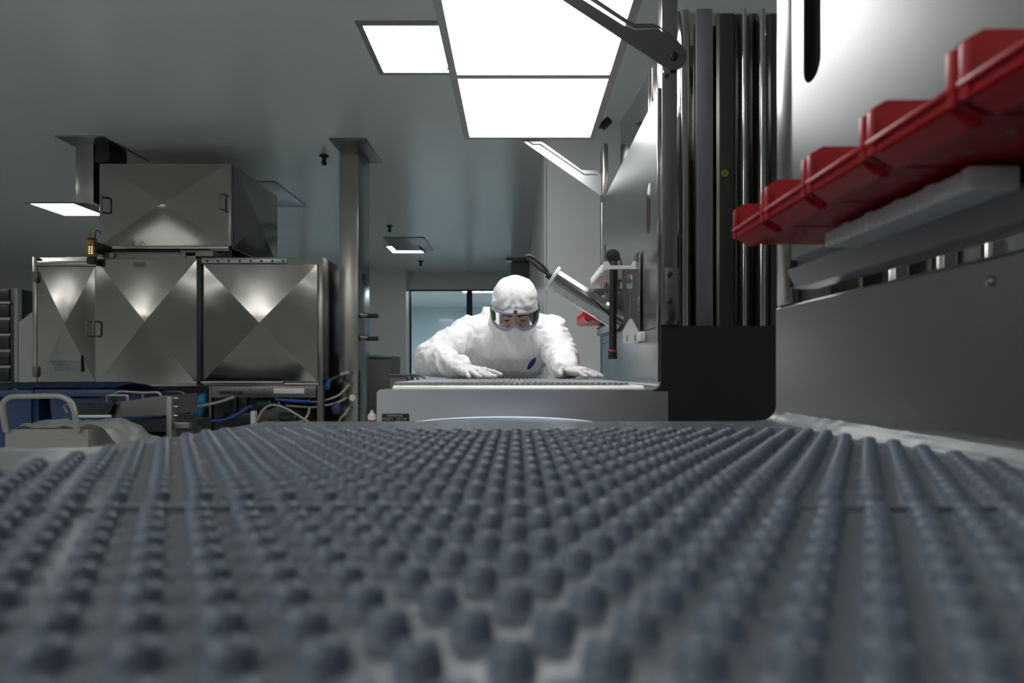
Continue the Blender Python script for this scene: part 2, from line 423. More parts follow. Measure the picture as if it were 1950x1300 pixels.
def cabdoor(name, x0, x1, y0, y1, proud, h):
    bm = B(); yy = YC - proud
    creased(bm, q(x0) + .004, q(x1) - .004, zq(y1) + .004, zq(y0) - .004, yy, h)
    d = mk(name, bm, 'steel_panel', t, sharp=60)
    bm = B(); x0_, x1_, z0_, z1_ = q(x0), q(x1), zq(y1), zq(y0)
    for (a, b) in (((x0_, yy, z0_), (x1_, YC + .012, z0_ + .006)), ((x0_, yy, z1_ - .006), (x1_, YC + .012, z1_)), ((x0_, yy, z0_), (x0_ + .006, YC + .012, z1_)), ((x1_ - .006, yy, z0_), (x1_, YC + .012, z1_))):
        box(bm, a[0], b[0], a[1], b[1], a[2], b[2])
    mk('folded_edge', bm, 'steel_dull', d)
    return d
d1 = cabdoor('door', 73, 183.5, 508, 727, .012, .018)
d2 = cabdoor('door', 185, 378, 494, 732, .022, .024)
pn = cabdoor('fixed_panel', 387, 605, 503, 726, .006, .022)
bm = B(); uhandle(bm, 173, 613, 641, YC - .012, .05); mk('handle', bm, 'steel_dull', d1)
bm = B(); uhandle(bm, 185.5, 612, 640, YC - .022, .05); mk('handle', bm, 'steel_dull', d2)
for py in (528, 708):
    bm = B(); box(bm, q(67), q(76), YC - .035, YC - .008, zq(py + 9), zq(py - 9), .004); cyl(bm, (q(71.5), YC - .035, zq(py - 10)), (q(71.5), YC - .035, zq(py + 10)), .011, 12); mk('hinge', bm, 'steel_dull', t)
bm = B(); box(bm, q(377.5), q(386), YC - .03, YC + .012, zq(734), zq(493), .003); mk('centre_stile', bm, 'dark_steel', t)
bm = text_bm('EBIII', zq(499) - zq(511.5), (q(268), YC - .0235, zq(505))); mk('lettering', bm, 'text_dark', d2, label='dark machine lettering')
bm = B(); box(bm, q(101), q(160), YC - .040, YC - .034, zq(708), zq(676), .001); hp = mk('document_holder', bm, 'film', d1, label='clear document holder')
bm = B()
for k in range(5):
    x = q(104 + k * 6); sweep(bm, [(x, YC - .042, zq(686)), (x + .016, YC - .042, zq(686)), (x + .056, YC - .042, zq(706)), (x + .040, YC - .042, zq(706))], (0, .0015, 0))
box(bm, q(86), q(160), YC - .042, YC - .040, zq(688.5), zq(687.5))
# dark stripes built for the reflections in the clear holder
mk('holder_reflections', bm, 'steel_dull', t)
bm = B(); box(bm, q(387), q(547), YC - .03, YC - .008, zq(502), zq(492), .002); rl = mk('top_rail', bm, 'steel_matte', t)
for k in range(8):
    x = q(398 + k * 20.6); bm = B(); cyl(bm, (x, YC - .03, zq(498)), (x, YC - .036, zq(498)), .010, 10); mk('bolt', bm, 'dark_steel', rl)
bm = B(); box(bm, q(340), q(542), YC - .03, YC - .008, zq(730), zq(726), .002); mk('bottom_rail', bm, 'steel_matte', t)
bm = B(); box(bm, q(201), q(375), YC - .02, YC + .02, zq(494), zq(481), .003)
for px in (217, 353): cyl(bm, (q(px), YC - .02, zq(487)), (q(px), YC - .03, zq(487)), .022, 12)
box(bm, q(345), q(408), YC - .02, YU_ - .012, zq(488.6), zq(477), .004); mk('lifting_bar', bm, 'steel_dull', t)
# frame below
for px0, px1 in ((64, 70), (398, 402), (604, 615)):
    bm = B(); box(bm, q(px0), q(px1), YC, YC + .05, 0, zq(735)); mk('leg', bm, 'steel_dull', t)
for px0, px1 in ((64, 74), (600, 614)):
    bm = B(); box(bm, q(px0), q(px1), 6.28, 6.33, 0, zq(735)); mk('leg', bm, 'steel_dull', t)
bm = B(); box(bm, q(403), q(602), YC - .004, YC + .03, zq(757), zq(734.5), .002); cp = mk('connector_panel', bm, 'steel_dull', t)
bm = B(); box(bm, q(522), q(580), YC - .012, YC - .004, zq(749), zq(739), .002); mk('light_strip', bm, 'label_white', cp, label='pale strip on the connector panel')
for px in (419, 430, 441, 453):
    bm = B(); box(bm, q(px), q(px + 8), YC - .014, YC - .004, zq(750), zq(744), .002); mk('switch', bm, 'dark_steel', cp)
for px in (475, 502, 585):
    for py in (741, 750):
        bm = B(); box(bm, q(px), q(px + 3), YC - .006, YC - .004, zq(py + 1), zq(py - 1)); mk('rivet', bm, 'dark_steel', cp)
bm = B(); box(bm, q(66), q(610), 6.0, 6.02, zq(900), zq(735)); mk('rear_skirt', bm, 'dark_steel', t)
bm = B()
for a, b in ((405, 414), (424, 436), (448, 456), (460, 468)): box(bm, q(a), q(b), YC + .35, YC + .4, zq(795), zq(757))
mk('vertical_duct', bm, 'steel_dull', t)
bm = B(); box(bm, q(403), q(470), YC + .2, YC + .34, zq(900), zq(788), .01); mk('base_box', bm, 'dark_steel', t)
# drum and motor under the cabinet
t = thing('pump', (q(525), YC + .3, 0), 'dark round pump housing with green fittings under the right half of the cabinet', 'pump')
bm = B(); c = P(527, 812, YC + .1); lathe(bm, c, (0, 1, 0), [(0, .12), (.0, .19), (.03, .215), (.35, .215), (.38, .15)], 32); mk('housing', bm, 'steel_dull', t)
bm = B(); box(bm, c.x - .2, c.x + .2, YC + .1, YC + .5, 0, c.z - .1, .01); mk('pedestal', bm, 'dark_steel', t)
bm = B(); box(bm, q(507), q(530), YC + .03, YC + .1, zq(806), zq(798), .01); mk('terminal_block', bm, 'black_plastic', t)
for px, py, r in ((545, 796, .05), (504, 769, .05)):
    bm = B(); p = P(px, py, YC + .10); lathe(bm, p, (1, .05, 0), [(-.06, r*.8), (-.04, r), (.05, r), (.07, r*.7), (.1, r*.5)], 16); mk('motor', bm, 'green_motor', t)
for px, py in ((514, 765), (531, 766), (533, 770)):
    bm = B(); ball(bm, P(px, py, YC + .05), .014); mk('fitting', bm, 'steel', t)
bm = B(); p = P(481, 789, YC + .02); box(bm, p.x - .02, p.x + .02, p.y, p.y + .05, 0, p.z + .03, .004); tag(mk('switch_box', bm, 'label_white'), 'small white switch box on a stand under the cabinet, left of the pump', 'switch box')
hose('grey hose looping over the round pump housing down to its foot', 'grey_hose', [P(490, 800, YC - .03), P(500, 781, YC - .03), P(517, 771, YC - .03), P(540, 775, YC - .03), P(565, 789, YC - .03), P(590, 806, YC - .03), P(600, 830, YC - .03)], .009)
hose('grey hose curving from the right leg down to the pump motor', 'grey_hose', [P(589, 778, YC + .05), P(586, 790, YC), P(575, 801, YC - .01), P(557, 803, YC)], .011)
hose('blue hose sagging under the left half of the cabinet', 'blue_hose', [P(363, 792, YC + .02), P(385, 799, YC - .02), P(410, 801, YC - .02), P(440, 795, YC - .02), P(468, 778, YC + .02), P(480, 772, YC + .05)], .013)
hose('short blue hose under the pale strip of the connector panel', 'blue_hose', [P(525, 760, YC - .03), P(545, 762, YC - .03), P(570, 764, YC - .03), P(592, 763, YC - .03)], .012)
hose('pale grey hose from the left pipe stand up to the connector panel', 'grey_hose', [P(341, 774, 4.6), P(370, 774, 4.9), P(400, 769, YC - .04), P(425, 763, YC - .04), P(446, 755, YC - .03)], .012)
hose('black cable hanging in a loop left of the pump', 'black_plastic', [P(405, 778, YC + .13), P(406, 795, YC + .13), P(412, 799, YC + .13), P(436, 788, YC + .13), P(444, 760, YC + .13)], .010, 'cable')
t = thing('cyan_pump', (q(385), YC + .1, 0), 'small bright blue motor on a stand under the cabinet, beside the pipe stand', 'motor')
bm = B(); p = P(383, 763, YC + .06); lathe(bm, p, (1, .1, 0), [(-.09, .05), (-.08, .06), (-.01, .06), (0, .07), (.05, .07), (.06, .05)], 18); mk('motor', bm, 'cyan_plastic', t)
bm = B(); lathe(bm, P(380, 766, YC + .06), (0, 0, -1), [(0, .06), (.06, .058), (.10, .03), (.12, .02)], 16); mk('filter_bowl', bm, 'cyan_plastic', t)
bm = B(); box(bm, p.x - .03, p.x + .03, p.y + .05, p.y + .09, 0, p.z + .03, .004); mk('stand', bm, 'dark_steel', t)

# ---------------- upper cabinet standing on it
YU = 5.4
t = thing('upper_cabinet', (PX(313, YU), 5.93, PZ(489, YC)), 'steel box cabinet with creased front panel standing on the machine cabinet', 'cabinet')
bm = B(); box(bm, PX(186, YU), PX(440, YU), YU + .02, 6.45, PZ(473, YU), PZ(310, YU), .004); mk('body', bm, 'steel_panel', t)
bm = B(); creased(bm, PX(188, YU), PX(434, YU), PZ(467, YU), PZ(311, YU), YU + .012, .03); pnl = mk('front_panel', bm, 'steel_panel', t, sharp=60)
bm = B(); n0 = len(bm.verts); creased(bm, -.5, .5, -.4, .4, 0, .02)
xr = PX(440, YU)
bmesh.ops.transform(bm, verts=bm.verts[:], matrix=Matrix.Translation((xr + .002, 5.94, PZ(391, YU))) @ Matrix.Rotation(R(90), 4, 'Z') @ Matrix.Diagonal((1, 1, .93, 1)))
mk('side_panel', bm, 'steel_panel', t, sharp=60)
bm = B()
box(bm, PX(186, YU), PX(440, YU), YU - .004, YU + .02, PZ(474, YU), PZ(468, YU), .002); box(bm, PX(435, YU), PX(440, YU), YU - .004, YU + .02, PZ(474, YU), PZ(310, YU), .002)
mk('edge_frame', bm, 'steel', t)
for px0, px1, py0, py1 in ((191, 201, 374, 403), (431, 424, 372, 401)):
    bm = B(); a = P(px0, py0, YU); b = P(px0, py1, YU); dx = PX(px1, YU) - PX(px0, YU)
    o = Vector((dx, -.05, 0)); tube(bm, fillet([a, a + o, b + o, b], .02), .008, 8); mk('handle', bm, 'steel_dull', t)
bm = B(); box(bm, PX(190, YU), PX(436, YU), YU + .03, YU + .06, PZ(489, YC) + .001, PZ(472, YU)); box(bm, PX(190, YU), PX(436, YU), 6.3, 6.34, PZ(489, YC) + .001, PZ(472, YU)); mk('base_frame', bm, 'dark_steel', t)
bm = B(); box(bm, PX(400, YU), PX(436, YU), YU - .002, YU + .03, PZ(478, YU), PZ(472, YU)); mk('plinth', bm, 'steel_dull', t)

# ---------------- duct hanging left of the upper cabinet
YD = 5.45
t = thing('ceiling_duct', (PX(165, YD), 5.7, PZ(385, YD)), 'square steel duct hanging from a ceiling plate left of the upper cabinet', 'duct')
bm = B(); box(bm, PX(144, YD), PX(178, YD), YD, 5.85, PZ(386, YD), CEIL - .012, .003); mk('duct', bm, 'steel', t)
mk('ceiling_plate', slab(104, 196, 5.27, 5.95), 'steel_matte', t)
bm = B(); box(bm, PX(180, YD), PX(208, YD), YD - .0, 5.7, PZ(309, YD), PZ(270, YD), .006); mk('junction_box', bm, 'black_plastic', t)
tag(mk('ceiling_plate', slab(430, 524, 6.55, 7.55), 'steel_matte'), 'flat ceiling plate behind the upper right edge of the upper cabinet', 'ceiling plate')

# ---------------- yellow hand control
YY = 5.1
t = thing('hand_control', P(171, 502, YY), 'yellow pendant hand control with two rows of lit buttons at the cabinet corner', 'control')
bm = B(); pbox(bm, 164, 179, 456, 488, YY, .05, .008); bdy = mk('body', bm, 'yellow', t)
bm = B(); pbox(bm, 165, 178, 452, 457, YY + .002, .046, .004); mk('top_cap', bm, 'black_plastic', t)
bm = B(); pbox(bm, 164, 179, 487, 502, YY + .002, .046, .008); mk('end_cap', bm, 'black_plastic', t)
bm = B(); tube(bm, [P(172, 453, YY + .02), P(172, 446, YY + .02), P(171.5, 436, YY + .02)], .008, 8, rad=[.010, .008, .004]); mk('antenna', bm, 'yellow', t)
for i in range(2):
    for j in range(4):
        bm = B(); ball(bm, P(170 + 5*i, 470 + 4*j, YY - .001), .0042, 1); mk('button', bm, 'led', bdy)
bm = B(); pbox(bm, 179, 184, 460, 482, YY + .01, .2, .004); mk('mount', bm, 'black_plastic', t)
bm = B(); tube(bm, [P(180, 470, YY), P(181, 448, YY), P(185, 438, YY), P(191, 444, YY)], .004, 6, 6); mk('cable', bm, 'black_plastic', t)

# ---------------- left edge of the picture
YR = 6.2
t = thing('glazed_rack', (PX(-8, YR), 6.5, 0), 'dark glazed rack with grey shelf bars at the left edge of the picture', 'rack')
bm = B(); box(bm, PX(-60, YR), PX(25, YR), YR + .02, 7.0, 0, PZ(548, YR), .004); mk('body', bm, 'black_frame', t)
for k in range(7):
    bm = B(); pbox(bm, -58, 17, 562 + k*30.5 - 12, 562 + k*30.5 + 10, YR + .005, .02, .004); pn_ = mk('glass_pane', bm, 'dark_rack', t)
    bm = B(); pbox(bm, -60, 19, 562 + k*30.5 + 12, 562 + k*30.5 + 17, YR, .03, .003); mk('shelf_bar', bm, 'grey_frame', t)
bm = B(); pbox(bm, 27, 34, 549, 893, 6.1, .05); tag(mk('pilaster', bm, 'grey_frame'), 'narrow grey upright beside the dark glazed rack', 'upright')
bm = B(); a = [P(36, 614, 5.9), P(66, 590, 5.9), P(66, 720, 5.9), P(66, 860, 5.9), P(36, 860, 5.9)]
plate(bm, a, [], (0, .02, 0)); o = mk('side_sheet', bm, 'pale_panel')
o.scale.z = 1; tag(o, 'beige sheet with a sloping top edge left of the steel cabinet', 'panel')
bm = B(); pbox(bm, 38, 62, 860, 899.5, 5.9, .12, .004); o2 = mk('sheet_foot', bm, 'grey_cabinet', o)

# ---------------- grey cupboard behind the post
YK = 6.4
t = thing('grey_cupboard', (PX(705, YK), 6.6, 0), 'plain grey cupboard with rim standing behind the steel post', 'cupboard')
bm = B(); box(bm, PX(668, YK), PX(745, YK), YK, 6.9, 0, PZ(677, YK), .006); mk('body', bm, 'grey_cabinet', t)
bm = B(); pbox(bm, 668, 739, 685, 775, YK - .012, .014, .003); mk('door', bm, 'grey_cabinet', t)
bm = B(); pbox(bm, 668, 747, 676, 681, YK - .02, .03, .004); mk('rim', bm, 'grey_frame', t)
YT = 5.6
t = thing('small_table', (PX(765, YT), 5.8, 0), 'low grey table with bent tube legs left of the worker', 'table')
bm = B(); pbox(bm, 740, 805, 712, 715, YT, .45, .004); mk('tabletop', bm, 'grey_cabinet', t)
for px in (776, 791, 804):
    bm = B(); a = P(px, 715, YT); b = P(px + 7, 719, YT); tube(bm, fillet([Vector((a.x - .05, YT + .02, a.z + .0)), Vector((a.x + .02, YT + .02, a.z - .005)), Vector((a.x + .02, YT + .02, 0))], .04), .012, 8); mk('leg', bm, 'grey_frame', t)
bm = B(); box(bm, PX(742, YT), PX(774, YT), YT + .03, YT + .4, 0, PZ(715, YT), .004); mk('pedestal', bm, 'grey_cabinet', t)
t = thing('spray_bottle', P(709, 802, 5.0), 'small white bottle with red label at the foot of the steel post', 'bottle')
YQ = 5.0
bm = B(); lathe(bm, P(708, 812, YQ), (0, 0, 1), [(0, .035), (.09, .035), (.10, .03), (.12, .012), (.135, .012)], 16); mk('body', bm, 'label_white', t)
bm = B(); lathe(bm, P(708, 807, YQ), (0, 0, 1), [(0, .0355), (.035, .0355)], 16); mk('label_band', bm, 'red_plastic', t)
bm = B(); tube(bm, [P(706, 793, YQ), P(714, 790, YQ - .02)], .008, 8); tube(bm, [P(706, 794, YQ), P(714, 795, YQ - .01)], .005, 8); mk('trigger', bm, 'label_white', t)
bm = B(); box(bm, PX(690, YQ), PX(725, YQ), YQ - .1, YQ + .1, 0, PZ(812, YQ), .005); tag(mk('grey_stand', bm, 'grey_cabinet'), 'grey pedestal carrying the small red labelled bottle', 'stand')

# ================================================================== bins and carts, lower left
def wheelie(px0, px1, Y, py, label, depth=.62):
    x0, x1 = PX(px0, Y), PX(px1, Y); zt = PZ(py, Y)
    t = thing('waste_bin', ((x0+x1)/2, Y + depth/2, 0), label, 'bin', 'blue lidded waste bins')
    bm = B(); v = [bm.verts.new(p) for p in ((x0+.06, Y+.08, .02), (x1-.06, Y+.08, .02), (x1-.06, Y+depth-.04, .02), (x0+.06, Y+depth-.04, .02), (x0+.02, Y+.02, zt-.06), (x1-.02, Y+.02, zt-.06), (x1-.02, Y+depth, zt-.06), (x0+.02, Y+depth, zt-.06))]
    fs = [bm.faces.new([v[i] for i in f]) for f in ((3,2,1,0),(4,5,6,7),(0,1,5,4),(1,2,6,5),(2,3,7,6),(3,0,4,7))]
    bmesh.ops.bevel(bm, geom=bm.edges[:], offset=.025, segments=3, affect='EDGES')
    mk('body', bm, 'blue_plastic', t)
    bm = B()
    def lid(u, v_):
        x = x0 - .01 + (x1 - x0 + .02) * u; y = Y - .03 + (depth + .04) * v_
        rib = .012 if (int(u * 30) % 6) in (1, 2) else 0
        return Vector((x, y, zt - .045 + .045 * math.sin(math.pi * min(v_ * 1.4 + .12, 1)) ** .6 + rib * (0 < v_ < 1)))
    vs = grid(bm, 30, 10, lid)
    bmesh.ops.solidify(bm, geom=bm.faces[:], thickness=.012)
    mk('lid', bm, 'blue_plastic', t)
    bm = B(); box(bm, x0 - .012, x1 + .012, Y - .036, Y + .0, zt - .075, zt - .03, .012); mk('rim', bm, 'blue_plastic', t)
    bm = B(); cyl(bm, (x0 + .08, Y + depth + .01, zt - .05), (x1 - .08, Y + depth + .01, zt - .05), .014, 10); mk('grip', bm, 'blue_plastic', t)
    return t
wheelie(-70, 68, 3.6, 732, 'blue plastic waste bin cut by the left edge of the picture')
wheelie(76, 222, 3.6, 731, 'blue plastic waste bin right of another, behind the looped cart handle')

YH = 2.7
t = thing('cart', (PX(90, YH), 2.95, 0), 'pale steel cart tray with a tall looped tube handle at lower left', 'cart')
bm = B()
x0, x1 = PX(10, YH), PX(168, YH); zt, zb = PZ(817, YH), PZ(852, YH) - .03
plate(bm, [(x0, YH, zb), (x1, YH, zb), (x1, YH, zt), (x0, YH, zt)], [], (0, .008, 0))
plate(bm, [(x0, YH+.34, zb), (x1, YH+.34, zb), (x1, YH+.34, zt), (x0, YH+.34, zt)], [], (0, -.008, 0))
plate(bm, [(x0, YH+.0085, zb), (x0, YH+.3315, zb), (x0, YH+.3315, zt), (x0, YH+.0085, zt)], [], (.008, 0, 0))
plate(bm, [(x1, YH+.0085, zb), (x1, YH+.3315, zb), (x1, YH+.3315, zt), (x1, YH+.0085, zt)], [], (-.008, 0, 0))
box(bm, x0, x1, YH, YH+.34, zb, zb+.008)
mk('tray', bm, 'cream_steel', t)
bm = B(); tube(bm, fillet([P(12, 822, YH - .014), P(1, 755, YH - .014), P(138, 753, YH - .014), P(148, 822, YH - .014)], [.07, .08]), .0125, 12); mk('handle', bm, 'cream_steel', t)
for a, b in ((x0 + .03, YH + .03), (x1 - .03, YH + .03), (x0 + .03, YH + .31), (x1 - .03, YH + .31)):
    bm = B(); cyl(bm, (a, b, .06), (a, b, zb), .015, 10); lg = mk('leg', bm, 'steel_dull', t)
    bm = B(); cyl(bm, (a - .012, b, .04), (a + .012, b, .04), .04, 14); mk('wheel', bm, 'black_plastic', lg)
bm = B(); cyl(bm, P(113, 837, YH - .0005), P(124, 837, YH - .0005), .0022, 8); mk('scratch', bm, 'steel_dull', t)
bm = B()
def bagf(u, v):
    x = PX(24, YH) + (PX(246, YH) - PX(24, YH)) * u
    z = PZ(815, YH) + .016 * math.sin(math.pi * v) + .022 * noise.noise(Vector((u * 9, v * 4, 3))) + (.035 * max(0, u - .35))
    y = YH + .03 + .24 * v
    if u > .66: z -= (.5 - .5 * math.cos(math.pi * (u - .66) / .34)) * .13 * (1.2 - v * .4)
    return Vector((x, y, z))
grid(bm, 48, 20, bagf); bmesh.ops.solidify(bm, geom=bm.faces[:], thickness=.002)
tag(mk('plastic_bag', bm, 'bag', sharp=80), 'crumpled clear plastic bag lying in the cart tray and hanging over its right end', 'bag')

YP = 3.1
t = thing('hopper', (PX(215, YP), YP + .25, 0), 'steel hopper with a black open front and low tube rails behind the cart', 'hopper')
bm = B()
def trap(bm, a, b, c, d, Y, dep):
    plate(bm, [P(a[0], a[1], Y), P(b[0], b[1], Y), P(c[0], c[1], Y), P(d[0], d[1], Y)], [], (0, dep, 0))
trap(bm, (137, 766), (217, 766), (206, 792), (144, 792), YP, .012)
mk('black_front', bm, 'black_plastic', t, label='black open front')
bm = B(); pbox(bm, 144, 206, 790, 795, YP - .012, .03, .003); mk('front_ledge', bm, 'label_white', t)
bm = B()
trap(bm, (217, 766), (318, 752), (318, 790), (206, 795), YP + .03, .3); mk('trough', bm, 'steel_dull', t)
bm = B(); trap(bm, (244, 800), (318, 795), (318, 850), (244, 860), YP + .05, .3); box(bm, PX(150, YP), PX(318, YP), YP + .05, YP + .35, 0, PZ(824, YP)); mk('base', bm, 'dark_steel', t)
bm = B(); tube(bm, fillet([P(204, 768, YP + .05), P(204, 753, YP + .05), P(243, 753, YP + .05), P(243, 767, YP + .05)], .012), .007, 8); mk('rail', bm, 'cream_steel', t)
bm = B(); tube(bm, fillet([P(203, 762, YP + .2), P(226, 745, YP + .2), P(272, 748, YP + .2), P(305, 747, YP + .2), P(307, 762, YP + .2)], .02), .008, 8); tube(bm, [P(272, 748, YP + .2), P(272, 760, YP + .2)], .006, 8); mk('rail', bm, 'cream_steel', t)
bm = B(); grid(bm, 24, 8, lambda u, v: P(168 + 66*u, 766 - 10*math.sin(math.pi*u)**.5*(1 - .5*v) + 3.5*noise.noise(Vector((u*14, v*6, 1))), YP + .03 + .25*v))
bmesh.ops.solidify(bm, geom=bm.faces[:], thickness=.002); mk('liner', bm, 'grey_cabinet', t)
bm = B(); tube(bm, fillet([P(128, 786, YP), P(120, 772, YP), P(131, 770, YP), P(141, 793, YP)], .01), .004, 8); mk('wire_loop', bm, 'steel_dull', t)
YPS = 3.0
t = thing('pipe_stand', (PX(322, YPS), YPS + .03, 0), 'upright dark steel pipe stand with side fittings right of the hopper', 'stand')
bm = B(); pbox(bm, 316, 327, 754, 1080, YPS, .04, .003); mk('post', bm, 'steel_dull', t)
for py in (758, 774, 791):
    bm = B(); cyl(bm, P(327, py, YPS + .02), P(339, py, YPS + .02), .008, 10, .005); mk('fitting', bm, 'steel', t)
bm = B(); pbox(bm, 327, 360, 804, 815, YPS + .01, .03, .003); mk('cross_arm', bm, 'steel_dull', t)
bm = B(); box(bm, PX(300, YPS), PX(360, YPS), YPS - .05, YPS + .1, 0, .03); mk('foot', bm, 'steel_dull', t)
YB2 = 4.3
t = thing('tube_stand', (PX(345, YB2), YB2 + .2, 0), 'low tube frame in shadow between the hopper and the cabinet legs', 'frame')
bm = B(); tube(bm, fillet([P(300, 748, YB2), P(348, 746, YB2), P(366, 766, YB2), P(362, 1060, YB2)], .03), .010, 8); mk('tube', bm, 'steel_dull', t)
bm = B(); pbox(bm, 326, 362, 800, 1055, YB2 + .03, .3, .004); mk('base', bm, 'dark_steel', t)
bm = B(); tube(bm, [P(282, 806, 3.9), P(292, 802, 3.9), P(316, 792, 3.9)], .008, 8); tag(mk('rod', bm, 'steel_dull'), 'thin slanting steel rod in the dark beside the hopper base', 'rod')

# ================================================================== workstations
XPAN = .392
NZ = ZC - .0756; NY = .915                 # near bench: top height, far edge
WZ = ZC - .053; WY = 1.65; WE = 2.80       # far bench: top height, near edge, far edge

# ---- near bench
t = thing('packing_bench', (0, .4, 0), 'steel bench in the foreground carrying three grey stopper mats', 'bench')
bm = B()
ol = [(-.56, -.35, NZ), (XPAN, -.35, NZ), (XPAN, NY, NZ), (.362, NY, NZ), (.36, .874, NZ), (-.372, .874, NZ), (-.385, .70, NZ), (-.42, .595, NZ), (-.56, .57, NZ)]
plate(bm, ol, [], (0, 0, -.02)); mk('bench_top', bm, 'steel_matte', t)
bm = B(); plate(bm, [(-.52, -.3, NZ-.02), (XPAN-.02, -.3, NZ-.02), (XPAN-.02, .872, NZ-.02), (-.36, .872, NZ-.02), (-.38, .68, NZ-.02), (-.42, .58, NZ-.02), (-.52, .56, NZ-.02)], [], (0, 0, -.10)); mk('apron', bm, 'label_white', t)  # hidden apron, coloured white to brighten its reflection in the far bench front
for x, y in ((-.48, -.25), (.33, -.25), (-.34, .80), (.33, .83)):
    bm = B(); box(bm, x - .02, x + .02, y - .02, y + .02, 0, NZ - .115); mk('leg', bm, 'steel_dull', t)
def lower_panel(bm, ztop, zb, y0, y1, notch=None):
    """upright back sheet that curves into the bench top with a cove"""
    r = .022; pts = [(XPAN - r, zb)]
    for k in range(1, 8):
        a = R(90 * k / 8); pts.append((XPAN - r + r * math.sin(a), zb + r - r * math.cos(a)))
    pts += [(XPAN, zb + r), (XPAN, ztop - .003), (XPAN + .003, ztop), (XPAN + .02, ztop)]
    o2 = thick(pts, -.0016)
    sweep(bm, [(p[0], y0, p[1]) for p in o2], (0, y1 - y0, 0))
NTOP = ZC + .095
bm = B(); lower_panel(bm, NTOP, NZ + .0005, -.35, NY); lp = mk('back_sheet', bm, 'steel_matte', t)
for y, z in ((.50, NTOP - .021), (.408, NZ + .022), (.411, NZ + .029)):
    bm = B(); lathe(bm, (XPAN, y, z), (-1, 0, 0), [(0, .0045), (.002, .0045), (.0035, .002), (.0036, 0)], 12); mk('bolt', bm, 'polished', lp)
def upper_panel(y0, y1, z0, z1, sy, sw, sz0, sz1, x=XPAN):
    bm = B(); r = sw / 2; h = []
    for k in range(13): a = math.pi * k / 12; h.append((x, sy + r * math.cos(a), sz1 - r + r * math.sin(a)))
    for k in range(13): a = math.pi + math.pi * k / 12; h.append((x, sy + r * math.cos(a), sz0 + r + r * math.sin(a)))
    plate(bm, [(x, y0, z0), (x, y1, z0), (x, y1, z1), (x, y0, z1)], [h], (.002, 0, 0))
    return bm
mk('upper_panel', upper_panel(-.35, .8625, ZC + .125, ZC + .78, .8035, .047, ZC + .385, ZC + .56), 'steel_matte', t)
bm = B(); box(bm, XPAN - .001, XPAN + .011, .863, NY - .004, NTOP + .0005, 2.02, .002); mk('upright', bm, 'steel', t)
bm = B(); box(bm, XPAN + .012, XPAN + .05, .78, .90, NTOP + .0005, ZC + .135, .002); mk('upright_bracket', bm, 'steel_dull', t)
bm = B(); box(bm, XPAN + .025, XPAN + .5, -.35, NY - .02, 0, NTOP - .006, .003); mk('base_cabinet', bm, 'dark_steel', t)
bm = B(); box(bm, XPAN + .013, XPAN + .02, -.35, .86, ZC + .15, ZC + .78); mk('slot_dark_sheet', bm, 'black_plastic', t)  # unseen black sheet placed behind the slot to keep it dark

# ---- bin rail, strip and red bins of the near bench
def bin_rail(y0, y1, dz, label):
    t = thing('bin_rail', (.366, (y0+y1)/2, ZC + .1035 + dz), label, 'rail')
    bm = B(); pr = [(.345, .128), (.350, .1035), (.383, .1035), (.3905, .115), (.3905, .1425), (.3875, .1425), (.3875, .117), (.381, .107), (.353, .107), (.349, .129)]
    sweep(bm, [(a, y0, ZC + b + dz) for a, b in pr], (0, y1 - y0, 0)); mk('channel', bm, 'steel_matte', t)
    bm = B(); box(bm, .347, .386, y1 - .003, y1, ZC + .105 + dz, ZC + .140 + dz); mk('end_plate', bm, 'dark_steel', t)
    bm = B(); box(bm, .352, .383, y0, y1 - .01, ZC + .1425 + dz - .03, ZC + .1435 + dz, .001); mk('bin_ledge', bm, 'dark_steel', t)
    return t
bin_rail(-.2, .77, 0, 'grey steel channel under the large blurred red bins at right')
t = thing('foam_strip', (.326, .51, ZC + .124), 'pale ribbed plastic strip under the large red bins, in front of the channel', 'strip')
bm = B()
prof = []
for k in range(20):
    y0_ = .412 + k * .0098; box(bm, .309, .344, y0_, y0_ + .0096, ZC + .123, ZC + .1385 + .0015 * (k % 4 == 0), .002)
mk('ribbed_strip', bm, 'label_white', t)
